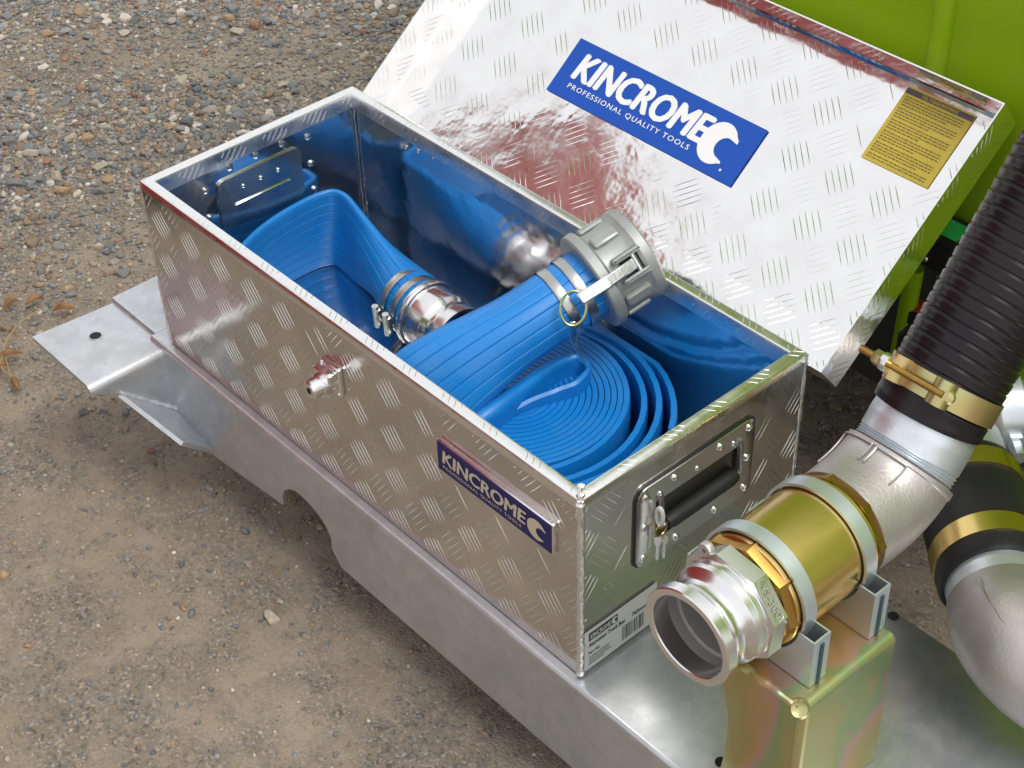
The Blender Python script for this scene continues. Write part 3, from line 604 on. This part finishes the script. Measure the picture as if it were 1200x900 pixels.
# female lever coupling
TE = TP[-1]
for s in (-.052, -.030): hclamp(TE+td*s, td, .0412, -.75)
Rk = .0575
fc = MB().lathe(TE-td*.012, td, [(.040, 0), (Rk-.002, 0), (Rk, .002), (Rk+.0005, .012), (Rk-.003, .0145), (.0495, .0165), (.0490, .030), (.0505, .046), (Rk-.006, .050), (Rk-.002, .056), (Rk-.002, .066), (Rk-.004, .068), (.045, .068), (.0445, .02), (.0, .02)], 72).build('female_coupling', 'cast_grey', hose, ang=30)
ea, eb = basis(td)
toc = nrm(CAM-TE); toc = nrm(toc-td*toc.dot(td)); ph0 = math.atan2(toc.dot(eb), toc.dot(ea))
def rdir(q): return ea*math.cos(q)+eb*math.sin(q)
side = 1 if np.cross(td, rdir(ph0))[2] > 0 else -1
for k in range(8):
    q = ph0+k*math.pi/4+.10
    if k in (0, 4): continue
    r_ = rdir(q); MB().box(TE+td*.022+r_*.0515, (.032, .016, .007), (td, np.cross(td, r_), r_), ch=.002).build('rib', 'cast_grey', fc)
for k, q in enumerate((ph0+.16, ph0+math.pi+.16)):
    r_ = rdir(q); tg = np.cross(td, r_)
    MB().box(TE+td*.029+r_*.0512, (.022, .020, .004), (td, tg, r_)).build('lever_slot', 'void', fc)
    for s in (-1, 1): MB().box(TE+td*.027+r_*.0545+tg*.0128*s, (.034, .006, .015), (td, tg, r_), ch=.0018).build('lever_boss', 'cast_grey', fc)
    MB().tube([TE+td*.033+r_*.0575-tg*.0155, TE+td*.033+r_*.0575+tg*.0155], .0032, 10).build('pivot_pin', 'screw', fc)
    a = MB(); e0 = TE+td*.034+r_*.0565; e1 = TE-td*.006+r_*.0645; e2 = TE-td*.040+r_*.0600
    pth = [e0+(e1-e0)*0, e1, e2]
    for p0, p1, wd0 in ((e0, e1, .0125), (e1, e2, .0135)):
        ax_ = nrm(p1-p0); up_ = nrm(np.cross(ax_, tg)); a.box((p0+p1)/2, (np.linalg.norm(p1-p0)+.004, wd0, .005), (ax_, tg, up_), ch=.0015)
    a.build('cam_lever', 'rim', fc)
    if k == 0:
        rc = e2-td*.010-V3((0, 0, .006)); n1 = nrm(td*.9+V3((0, 0, .4))); n2 = nrm(tg)
        MB().tube([rc+(n1*math.cos(t)+n2*math.sin(t))*.0165 for t in np.linspace(0, 2*math.pi, 36, endpoint=False)], .0016, 8, closed=True).build('pull_ring', 'pass', fc)
        pc = rc-V3((0, 0, 1))*.004+n2*side*.0; dn = nrm(V3((.25, -.1, -1))); sd = nrm(RC[0])
        pt = on(668, 362, 2, rc[2]-.004)
        top = rc+(nrm(V3((0, 0, -1))-td*V3((0, 0, -1)).dot(td)))*.0; top = rc-n1*.010+n2*.012*(1 if n2[0]*RC[0][0]+n2[1]*RC[0][1] > 0 else -1)
        MB().tube(spline([top+V3((0, 0, .003)), top+sd*.003+V3((0, 0, .001)), top+sd*.004-V3((0, 0, .015)), top+sd*.006-V3((0, 0, .035)), top+sd*.012-V3((0, 0, .052))], 24), .0011, 7).build('safety_pin', 'screw', fc)
        MB().tube(spline([top+V3((0, 0, .003)), top-sd*.003+V3((0, 0, .000)), top-sd*.002-V3((0, 0, .018)), top+sd*.002-V3((0, 0, .030)), top+sd*.011-V3((0, 0, .053))], 24), .0011, 7).build('safety_pin', 'screw', fc)

# ------------------------------------------------------------------ pipe stand with two pipe clamps
HS = .180; PX = .9475; PZ = .248; YF = .010; YB = .135; XR = 1.036
st = thing('pipe_stand', 'yellow passivated steel stand holding the brass pipe on the deck', 'stand', (.95, .07, 0))
a = MB().extr([(.862, YF-.001, HS-.006), (XR-.008, YF-.001, HS-.006), (XR-.008, YB, HS-.006), (.862, YB, HS-.006)], (0, 0, .006)); a.build('top_plate', 'pass', st)
rows = [[(XR-.008+.008*math.sin(t), y, HS-.008+.008*math.cos(t)) for y in (YF+.008, YB+.001)] for t in np.linspace(0, math.pi/2, 8)]+[[(XR, y, .0008) for y in (YF+.008, YB+.001)]]
rows += [[(XR-.005, y, .0008) for y in (YF+.008, YB+.001)], [(XR-.005, y, HS-.009) for y in (YF+.008, YB+.001)], [(XR-.008, y, HS-.0061) for y in (YF+.008, YB+.001)]]
MB().grid(rows, cu=True).build('side_plate', 'pass', st)
cur = [(.870, HS-.0065), (.905, HS-.012), (.930, HS-.028), (.945, HS-.050), (.9525, HS-.080), (.954, HS-.110), (.952, HS-.140), (.947, .0008)]
MB().extr([(x, YF, z) for x, z in cur]+[(XR-.0082, YF, .0008), (XR-.0082, YF, HS-.0065)], (0, .005, 0)).build('front_plate', 'pass', st)
arc_ = [(XR-.008+.008*math.sin(t), YF+.008-.008*math.cos(t)) for t in np.linspace(0, math.pi/2, 10)]
MB().grid([[(x, y, .0008) for x, y in arc_], [(x, y, HS-.0075) for x, y in arc_], [(x-.003, y+.003, HS-.002) for x, y in arc_]]).build('corner_bend', 'pass', st, ang=50)
MB().extr([(x, YB-.006, z) for x, z in cur]+[(XR-.007, YB-.006, .0008), (XR-.007, YB-.006, HS-.0065)], (0, .005, 0)).build('rear_plate', 'pass', st)
MB().tube([(x, YF+random.uniform(-.001, .001), HS-.002) for x in np.linspace(.90, XR-.012, 26)], .0038, 8, wob=.3).build('weld_bead', 'pass', st)
MB().lathe((XR-.0075, YF+.002, HS-.0055), nrm((.5, -.7, .7)), [(.0, .0030), (.0040, .0034), (.0072, .0046), (.0094, .0020), (.0096, -.004)], 18).build('corner_weld', 'pass', st)
for y0 in (.031, .113):
    R1 = .0585; yw_ = .022
    outl = lambda y: [(PX-.073, y, HS+.0008), (PX+.073, y, HS+.0008), (PX+.073, y, HS+.058), (PX+R1*math.cos(RAD(-14)), y, HS+.058)]+[(PX+R1*math.cos(t), y, max(PZ+R1*math.sin(t), HS+.0095)) for t in np.linspace(RAD(-14), RAD(-166), 24)]+[(PX-R1*math.cos(RAD(-14)), y, HS+.058), (PX-.073, y, HS+.058)]
    cl = MB().extr(outl(y0), (0, .0018, 0)); cl.extr(outl(y0+yw_-.0018), (0, .0018, 0))
    cl = cl.build('pipe_clamp', 'zinc', st)
    for s in (-1, 1):
        MB().box((PX+s*.0739, y0+yw_/2, HS+.0294), (.0018, yw_, .0572)).build('end_web', 'zinc', cl)
        MB().box((PX+s*.0755, y0+yw_/2, HS+.026), (.0014, .004, .050)).build('slot', mat('clamp_slot', (.05, .10, .12), .4, .6), cl)
    MB().box((PX, y0+yw_/2, HS+.003), (.144, yw_-.004, .003)).build('base_web', 'zinc', cl)
    ro, ri = .0605, .0575; arc = np.linspace(RAD(-22), RAD(202), 60); ya, yb_ = y0+.0035, y0+yw_-.0035
    def ringpts(r, y): return [(PX+r*math.cos(t), y, PZ+r*math.sin(t)) for t in arc]
    MB().grid([ringpts(ri, ya), ringpts(ro, ya), ringpts(ro, yb_), ringpts(ri, yb_)], cu=True).build('strap', 'zinc', cl, ang=50)

# ------------------------------------------------------------------ suction pipe
sp = thing('suction_pipe', 'brass and steel suction inlet pipe with ribbed black hose on the stand', 'pipe', (PX, .07, HS))
PO = V3((PX, 0, PZ)); PY = V3((0, 1, 0))
cadp = MB().lathe(PO, PY, [(.0400, -.030), (.0405, -.0485), (.0415, -.0495), (.0475, -.0495), (.0487, -.0485), (.0487, -.0385), (.0475, -.0370), (.0445, -.0350), (.0415, -.0305), (.0402, -.0255), (.0410, -.0205), (.0440, -.0160), (.0478, -.0135), (.0485, -.0125), (.0487, -.0060), (.0492, -.0055), (.0492, -.0005), (.0500, .0005)], 96).build('cam_adapter', 'chrome', sp, ang=24)
MB().lathe(PO, PY, [(.0400, -.0305), (.0398, -.020), (.0368, -.0185), (.0366, .06), (.0, .06)], 64).build('bore', 'bore', cadp)
oct_ = lambda r, y, k, off: [(PX+r*math.cos(t+off), y, PZ+r*math.sin(t+off)) for t in np.linspace(0, 2*math.pi, k, endpoint=False)]
MB().grid([oct_(.0495, -.0008, 8, .3), oct_(.0555, .0015, 8, .3), oct_(.0555, .0185, 8, .3), oct_(.0535, .0200, 8, .3)], cv=True, capA=False, capB=True).build('octagon_body', 'chrome', cadp)
ty = None
t8 = .3+2*math.pi/8*7.5; rn = V3((math.cos(t8), 0, math.sin(t8)))
best = max(range(8), key=lambda k: (lambda q: (math.cos(q)*.75+math.sin(q)*-.05))(.3+math.pi/4*(k+.5))); t8 = .3+math.pi/4*.5
rn = V3((math.cos(t8), 0, math.sin(t8))); tv = V3((-math.sin(t8), 0, math.cos(t8))); fc0 = PO+rn*(.0555*math.cos(math.pi/8))+PY*.010
a = MB(); text(a, 'VS-300', fc0, -tv, PY, -.0165, -.0035, .033, .007, .0007, bold=.01)
pts = []
for k in range(40):
    t = k/40*2*math.pi; pts.append(fc0+tv*(.0195*math.copysign(abs(math.cos(t))**.35, math.cos(t)))+PY*(.0058*math.copysign(abs(math.sin(t))**.6, math.sin(t)))+rn*.0003)
a.tube(pts, .0005, 5, closed=True); a.build('raised_lettering', 'cast', cadp)
e_ = PO+V3((-.032, .006, .045)); a = MB().lathe(e_, (.1, -1, .1), [(.0022, -.0035), (.0022, .0035), (.0062, .0035), (.0068, .0025), (.0068, -.0035)], 24); a.build('eyelet', 'cast', cadp)
MB().grid([oct_(.050, .0203, 8, 0), oct_(.0545, .0215, 8, 0), oct_(.0565, .0300, 8, 0), oct_(.0565, .0355, 8, 0), oct_(.050, .0356, 8, 0)], cv=True).build('hex_bush', 'bronze', sp)
MB().lathe(PO, PY, [(.050, .0300), (.0548, .0300), (.0556, .0310), (.0556, .1385), (.0548, .1395), (.050, .1395)], 96).build('brass_sleeve', 'brass', sp, ang=30)
MB().grid([oct_(.050, .1396, 8, .2), oct_(.0575, .1405, 8, .2), oct_(.0565, .150, 8, .2), oct_(.050, .1505, 8, .2)], cv=True).build('hex_bush', 'bronze', sp)
# elbow, nipple and hose along one path
yz = [(.150, .248), (.175, .248), (.195, .2495), (.213, .254), (.229, .262), (.243, .273), (.256, .2865), (.268, .302), (.281, .320), (.303, .347), (.338, .388), (.383, .441), (.435, .505), (.49, .575), (.55, .65), (.60, .72), (.642, .80)]
PTH = spline([(PX, y, z) for y, z in yz], 161)
def swr(mb, i0, i1, rf, n=72, step=1):
    rows = []
    for i in range(i0, i1+1, step):
        p = PTH[i]; t = nrm(PTH[min(i+1, 160)]-PTH[max(i-1, 0)]); A_ = V3((1, 0, 0)); B_ = np.cross(t, A_)
        rows.append([p+(A_*math.cos(q)+B_*math.sin(q))*rf(i) for q in np.linspace(0, 2*math.pi, n, endpoint=False)])
    mb.grid(rows, cv=True, capA=True, capB=True); return mb
el = swr(MB(), 0, 48, lambda i: .0545+(.0012 if i > 43 else 0)-(.006 if i >= 48 else 0)+(.0008*math.sin(i/48*3.14))).build('elbow', 'cast', sp, ang=40)
# raised casting panels on the elbow
def onp(i, q, r):
    p = PTH[i]; t = nrm(PTH[i+1]-PTH[i-1]); A_ = V3((1, 0, 0)); B_ = np.cross(t, A_); return p+(A_*math.cos(q)+B_*math.sin(q))*r
camq = 0
for qa, qb in ((1.05, 1.62), (1.72, 2.75)):
    for sgn in (-1,):
        pl_ = [onp(i, sgn*qa, .0570) for i in range(14, 44)]+[onp(43, sgn*q, .0572) for q in np.linspace(qa, qb, 12)]+[onp(i, sgn*qb, .0570) for i in range(43, 13, -1)]
        MB().tube(pl_, .0011, 6).build('casting_line', 'cast', el)
a = swr(MB(), 48, 55, lambda i: .0515 if i % 2 else .0495); a.build('thread', 'galv_pipe', sp, ang=80)
swr(MB(), 55, 80, lambda i: .0512 if i < 66 else .0512-(i-66)*.0002).build('nipple', 'galv_pipe', sp, ang=60)
dense = spline([tuple(p) for p in PTH[72:161]], 1300)
rows = []
acc = 0
for i, p in enumerate(dense):
    t = nrm(dense[min(i+1, 1299)]-dense[max(i-1, 0)]); 
    if i: acc += np.linalg.norm(p-dense[i-1])
    A_ = V3((1, 0, 0)); B_ = np.cross(t, A_); ph = acc/.0118
    rows.append([p+(A_*math.cos(q)+B_*math.sin(q))*((.0505 if i == 0 else .0535)-.0013*math.exp(-((((ph+q/(2*math.pi)) % 1)-.5)/.085)**2)*(1 if acc > .012 else 0)+.0002*math.sin(2*math.pi*(ph+q/(2*math.pi)))) for q in np.linspace(0, 2*math.pi, 56, endpoint=False)])
hs2 = MB().grid(rows, cv=True, capA=True, capB=True).build('suction_hose', 'suction', sp, ang=60)
# heavy bolt clamp
ci = 84; cp = PTH[ci]; ct = nrm(PTH[ci+1]-PTH[ci-1]); tocam = CAM-cp; tocam = nrm(tocam-ct*tocam.dot(ct)); ctg = np.cross(ct, tocam)
if ctg.dot(RC[0]) < 0: ctg = -ctg
# bracket sits towards the left side as seen
qv = lambda q: tocam*math.cos(q)+ctg*math.sin(q); tv_ = lambda q: -tocam*math.sin(q)+ctg*math.cos(q)
RB = .0542
bcl = MB().grid([[cp+ct*h+qv(q)*r for q in np.linspace(0, 2*math.pi, 72, endpoint=False)] for h, r in ((-.0115, RB), (-.0115, RB+.0016), (.0115, RB+.0016), (.0115, RB))], cu=True, cv=True).build('bolt_clamp', 'pass', sp, ang=30)
for q0, dq in ((-.82, .17), (.02, .20)):
    a = MB(); rows = []
    for k in range(9):
        q = q0-dq+2*dq*k/8; hgt = RB+.0022+.0135*math.sin(math.pi*k/8)**.6; rows.append([cp+ct*h+qv(q)*hgt for h in (-.0125, .0125)]+[cp+ct*h+qv(q)*(hgt-.002) for h in (.0125, -.0125)])
    a.grid(rows, cv=True, capA=True, capB=True).build('lug', 'pass', bcl, ang=50)
bq = -.40; bc_ = cp+qv(bq)*(RB+.0085); bt = tv_(bq)
MB().tube([bc_-bt*.062, bc_+bt*.030], .0037, 12).build('clamp_bolt', 'bronze', bcl)
MB().lathe(bc_-bt*.046, bt, [(.0, 0), (.0072, 0), (.0076, .001), (.0076, .0075), (.0068, .0085), (0, .0085)], 6).build('nut', 'pass', bcl, ang=20)
MB().lathe(bc_-bt*.0365, bt, [(.0, 0), (.0088, 0), (.0092, .002), (.0088, .007), (.0, .007)], 22).build('bush', 'screw', bcl)
MB().lathe(cp+qv(.12)*(RB+.0105), qv(.12), [(.0068, -.002), (.0066, .002), (.0045, .0040), (0, .0046)], 20).build('rivet_head', 'pass', bcl)

# ------------------------------------------------------------------ second pipe
d2 = nrm((.745, -.667, -.02)); o2 = on(1142, 600, 2, .1)
dp = thing('delivery_pipe', 'black rubber joined pipe with gold bands and cast elbow over the deck', 'pipe', o2-V3((0, 0, .1)))
MB().lathe(o2, d2, [(.046, -.052), (.0555, -.052), (.057, -.048), (.057, .098), (.0555, .102), (.046, .102)], 72).build('rubber_sleeve', 'rubber', dp)
for s in (-.028, .068):
    MB().lathe(o2+d2*s, d2, [(.0572, -.0125), (.0588, -.0125), (.0590, .0125), (.0572, .0125)], 72).build('gold_band', M['pass'] if 0 else 'brass', dp, ang=30)
MB().lathe(o2, d2, [(.0500, -.105), (.0505, -.052), (.0470, -.050)], 64).build('nipple', 'galv_pipe', dp)
MB().lathe(o2, d2, [(.0470, .100), (.0508, .101), (.0508, .125), (.0470, .126)], 64).build('nipple', 'galv_pipe', dp)
MB().lathe(o2, d2, [(.046, -.150), (.058, -.149), (.064, -.145), (.064, -.132), (.0585, -.128), (.0545, -.108), (.0515, -.100), (.046, -.100)], 64).build('cast_flange', 'cast', dp)
MB().lathe(o2+d2*-.155+V3((.03, .04, .0)), nrm((.67, .74, .1)), [(.0, .0), (.045, 0), (.048, .004), (.048, .03), (.030, .034), (.028, .06), (.0, .06)], 48).build('side_port', 'galv_pipe', dp)
a = MB(); ox = o2+d2*-.115+V3((.045, .05, -.005)); a.lathe(ox, d2, [(0, -.004), (.013, -.004), (.013, .010), (.0085, .0105), (.0085, .030), (0, .030)], 6); a.lathe(ox, d2, [(.0, -.02), (.018, -.02), (.018, -.004), (0, -.004)], 24); a.build('clamp_nut', 'zinc', dp, ang=20)
d3 = nrm((.72, .62, -.30)); pe = [o2+d2*.122, o2+d2*.142]; c0 = o2+d2*.142; Re = .075
for k in range(1, 15):
    t = k/14*math.pi/2; pe.append(c0+d2*(Re*math.sin(t))+d3*(Re*(1-math.cos(t))))
pe += [pe[-1]+d3*.03, pe[-1]+d3*.30]
rr_ = [.053, .056]+[.058]*14+[.058, .058]
eb_ = MB().tube(pe, rr_, 64).build('cast_elbow', 'cast', dp, ang=60)
dn_ = np.cross(d2, d3)
sg = 1 if dn_[2] > 0 else -1
MB().tube([c0+d2*(Re*math.sin(t))+d3*(Re*(1-math.cos(t)))+((d2*math.sin(t)-d3*math.cos(t))*math.cos(.7)+dn_*sg*math.sin(.7))*.0590 for t in np.linspace(0, math.pi/2, 30)], .0011, 6).build('casting_seam', 'rim', eb_)

# ------------------------------------------------------------------ green tank, its chassis and small fittings
TY = .640
tk = thing('spray_tank', 'large lime green plastic tank standing behind the open lid', 'tank', (1.0, 1.1, .1))
def rbox(x0, x1, y0, y1, z0, z1, r, k=6):
    mb = MB(); rows = []
    def ringz(z, ins): 
        pts = []
        for cx_, cy_, a0 in ((x1-r, y1-r, 0), (x0+r, y1-r, 90), (x0+r, y0+r, 180), (x1-r, y0+r, 270)):
            for j in range(k+1):
                t = RAD(a0+90*j/k); pts.append((cx_+(r-ins)*math.cos(t), cy_+(r-ins)*math.sin(t), z))
        return pts
    for j in range(k+1): t = math.pi/2*j/k; rows.append(ringz(z0+r-r*math.cos(math.pi/2-t) if 0 else z0+r*(1-math.sin(t)), r*(1-math.cos(t))) if 0 else ringz(z0+r*(1-math.sin(t)), r*(1-math.cos(t)))) 
    rows = rows[::-1]
    rows = [ringz(z0+r*(1-math.cos(RAD(90)*j/k)), r*(1-math.sin(RAD(90)*j/k))) for j in range(k+1)]+[ringz(z1-r*(1-math.sin(RAD(90)*j/k)), r*(1-math.cos(RAD(90)*j/k))) for j in range(k+1)]
    return mb.grid(rows, cv=True, capA=True, capB=True)
rbox(.02, 2.1, TY, 1.7, .135, 1.25, .045).build('tank_shell', 'green', tk, ang=40)
gx_ = on(1104, 40, 1, TY)[0]
MB().tube([(gx_, TY-.001, z) for z in np.linspace(.17, 1.18, 12)], .0125, 18).build('moulded_rib', 'green', tk, ang=50)
# frame loop under the tank on the right
x0 = on(1060, 372, 1, TY-.02)[0]
fr = [(x0+.004, TY-.02, .165), (x0+.001, TY-.02, .06), (x0, TY-.02, -.005), (x0+.006, TY-.02, -.035), (x0+.03, TY-.02, -.045), (x0+.20, TY-.02, -.045)]
MB().tube(spline(fr, 40), .011, 14).build('frame_loop', 'green', tk, ang=60)
rbox(x0+.028, x0+.9, TY+.012, 1.2, -.02, .15, .03).build('sump', 'green', tk, ang=40)
ch = thing('tank_chassis', 'dark grey steel chassis under the green tank', 'chassis', (1.0, 1.1, GZ))
zc = on(1012, 440, 1, TY+.03)[2]
MB().extr([(-.2, TY+.03, zc), (x0-.004, TY+.03, zc), (x0-.004, TY+.03, .132), (-.2, TY+.03, .132)], (0, .012, 0)).build('side_rail', 'chassis', ch)
MB().extr([(-.2, TY+.045, .118), (2.2, TY+.045, .118), (2.2, 1.75, .118), (-.2, 1.75, .118)], (0, 0, .012)).build('bed', 'chassis', ch)
MB().extr([(x0, 1.25, -.12), (2.2, 1.25, -.12), (2.2, 1.25, .11), (x0, 1.25, .11)], (0, .05, 0)).build('rear_rail', 'chassis', ch)
for x in (-.05, 2.0):
    wl = MB().lathe((x, 1.45, GZ+.165), (1, 0, 0), [(.09, -.07), (.15, -.075), (.165, -.05), (.165, .05), (.15, .075), (.09, .07)], 40).build('wheel', 'rubber', ch)
    MB().lathe((x, 1.45, GZ+.165), (1, 0, 0), [(0, -.04), (.09, -.05), (.09, .05), (0, .04)], 32).build('wheel_rim', 'galv', wl)
p0, p1 = on(1082, 268, 1, TY-.03), on(1134, 308, 1, TY-.03)
bcx, bcz = (p0[0]+p1[0])/2+.02, (p0[2]+p1[2])/2
cb = thing('control_box', 'black control box with a green tag fixed to the tank', 'control box', (bcx, TY-.03, bcz-.03))
MB().box((bcx, TY-.028, bcz), (.125, .052, .050), ch=.005).build('housing', 'black', cb)
MB().extr([(bcx-.040, TY-.048, bcz+.0256), (bcx+.004, TY-.048, bcz+.0256), (bcx+.004, TY-.016, bcz+.0256), (bcx-.040, TY-.016, bcz+.0256)], (0, 0, .0008)).build('tag', 'tag_green', cb)
rivet(cb, (bcx-.028, TY-.0541, bcz-.010), (0, -1, 0), .004, .003, 'screw')
q = on(1079, 360, 1, TY-.012)
bt_ = thing('bottle', 'small black bottle with a red cap tucked under the tank', 'bottle', (q[0], q[1], q[2]-.085))
MB().lathe((q[0], q[1], q[2]-.085), (0, 0, 1), [(0, 0), (.021, 0), (.023, .003), (.023, .050), (.018, .060), (.013, .065), (.013, .075), (0, .075)], 28).build('body', 'black', bt_)
MB().lathe((q[0], q[1], q[2]-.085), (0, 0, 1), [(.0125, .066), (.017, .067), (.017, .082), (.0158, .084), (.0, .084)], 24).build('collar', 'black', bt_)
MB().lathe((q[0], q[1], q[2]-.085), (0, 0, 1), [(.0118, .0842), (.0112, .0875), (0, .0885)], 20).build('cap', 'redcap', bt_)
MB().extr([(q[0]-.03, TY-.03, q[2]-.0862), (q[0]+.30, TY-.03, q[2]-.0862), (q[0]+.30, TY+.05, q[2]-.0862), (q[0]-.03, TY+.05, q[2]-.0862)], (0, 0, -.004)).build('shelf', 'chassis', ch)

# ------------------------------------------------------------------ keys, dry weed
kp = on(770, 620, 0, X+.008)
ky = thing('key_ring', 'small steel keys hanging by a cable tie from the side handle', 'keys', (X+.010, kp[1], kp[2]))
MB().tube([(X+.0135, kp[1]+.008*math.cos(t), kp[2]+.004+.008*math.sin(t)) for t in np.linspace(0, 2*math.pi, 24, endpoint=False)], .0009, 6, closed=True).build('ring', 'bronze', ky)
MB().tube([(X+.012+.004*math.cos(t), kp[1]-.001, kp[2]+.021+.011*math.sin(t)) for t in np.linspace(0, 2*math.pi, 20, endpoint=False)], .0024, 6, closed=True).build('cable_tie', 'label', ky)
for s, dx in ((-.003, .0), (.004, .0025)):
    k_ = V3((X+.0125+dx, kp[1]+s, kp[2]-.010)); a = MB(); pl_ = [(-.0045, .006), (.0045, .006), (.0052, .0), (.004, -.006), (.0018, -.009), (.0018, -.031), (0, -.034), (-.0018, -.031), (-.0026, -.028), (-.0018, -.025), (-.0028, -.021), (-.0018, -.017), (-.0018, -.009), (-.004, -.006), (-.0052, .0)]
    rt = .9 if s < 0 else .5
    a.extr([k_+V3((math.cos(rt)*u*.75, math.sin(rt)*u*.75, v*.85)) for u, v in pl_], (.0008, -.0008, 0)); a.build('key', 'screw', ky)
wp = on(10, 400, 2, GZ)
wd = thing('dry_weed', 'dry brown leaves and a straw stem lying on the gravel', 'dried plant', (wp[0], wp[1], GZ))
def gp(u, v, h=.012): return on(u, v, 2, GZ+h)
MB().tube(spline([gp(48, 362, .02), gp(22, 380, .022), gp(6, 404, .02), (gp(2, 430, .018)), gp(12, 440, .016)], 24), .0013, 6).build('stem', 'straw', wd)
MB().tube(spline([gp(7, 420, .016), gp(12, 440, .016), gp(18, 455, .014)], 10), .001, 6).build('stem', 'straw', wd)
for (u0, v0, u1, v1, wl) in ((4, 361, 20, 350, 7), (30, 357, 50, 347, 8), (62, 363, 88, 361, 9), (-6, 421, 26, 413, 8), (14, 443, 22, 456, 7), (-8, 432, 10, 428, 6)):
    A_, B_ = gp(u0, v0, .014), gp(u1, v1, .014); d_ = B_-A_; sd_ = nrm(np.cross(d_, (0, 0, 1)))*(wl/1350.); rows = []
    for k in range(9):
        t = k/8; w_ = math.sin(math.pi*(t*.94+.03))**.8; c_ = A_+d_*t+V3((0, 0, .006*math.sin(math.pi*t)))
        rows.append([c_+sd_*w_*x+V3((0, 0, .006*w_*(1-x*x))) for x in (-1, -.5, 0, .5, 1)]+[c_+sd_*w_*x+V3((0, 0, .006*w_*(1-x*x)-.0012)) for x in (1, .5, 0, -.5, -1)])
    MB().grid(rows, cv=True, capA=True, capB=True).build('leaf', 'leaf', wd, ang=60)

# ------------------------------------------------------------------ added unseen cabinet shape, stand-in for the red mirrored in the metal
e0, e1 = V3((-.66, -.13, 0)), V3((-.04, -1.30, 0)); ex = nrm(e1-e0); ey = nrm(np.cross((0, 0, 1), ex)); 
if ey[0] > 0: ey = -ey
rm = thing('red_mirror_standin', 'added unseen red reflection trailer beside the tool box', 'standin', ((e0+e1)/2+V3((0, 0, GZ))))  # added out of view only to give the metal something red to mirror
Lr = np.linalg.norm(e1-e0); ctr = (e0+e1)/2+ey*.35
MB().box(ctr+V3((0, 0, .66)), (Lr, .7, 1.62), (ex, ey, (0, 0, 1)), ch=.03).build('body', 'red', rm)
for k in range(3):
    dpos = e0+ex*(Lr*(k+.5)/3)-ey*.006+V3((0, 0, .66)); dr = MB().box(dpos, (Lr/3-.05, .02, 1.50), (ex, ey, (0, 0, 1)), ch=.006).build('door', 'red', rm)
    MB().box(dpos-ey*.02+ex*.15, (.03, .03, .14), (ex, ey, (0, 0, 1)), ch=.006).build('door_handle', 'black', dr)
MB().box(ctr+V3((0, 0, -.165)), (Lr*.96, .6, .05), (ex, ey, (0, 0, 1)), ch=.01).build('chassis', 'chassis', rm)
for s in (-.32, .32):
    MB().lathe(ctr+ex*Lr*s+V3((0, 0, GZ+.14)), ey, [(.07, -.33), (.125, -.335), (.14, -.32), (.14, -.20), (.125, -.185), (.07, -.19)], 32, capA=True, capB=True).build('wheel', 'rubber', rm)
    MB().lathe(ctr+ex*Lr*s+V3((0, 0, GZ+.14)), ey, [(.07, .33), (.125, .335), (.14, .32), (.14, .20), (.125, .185), (.07, .19)], 32, capA=True, capB=True).build('wheel', 'rubber', rm)
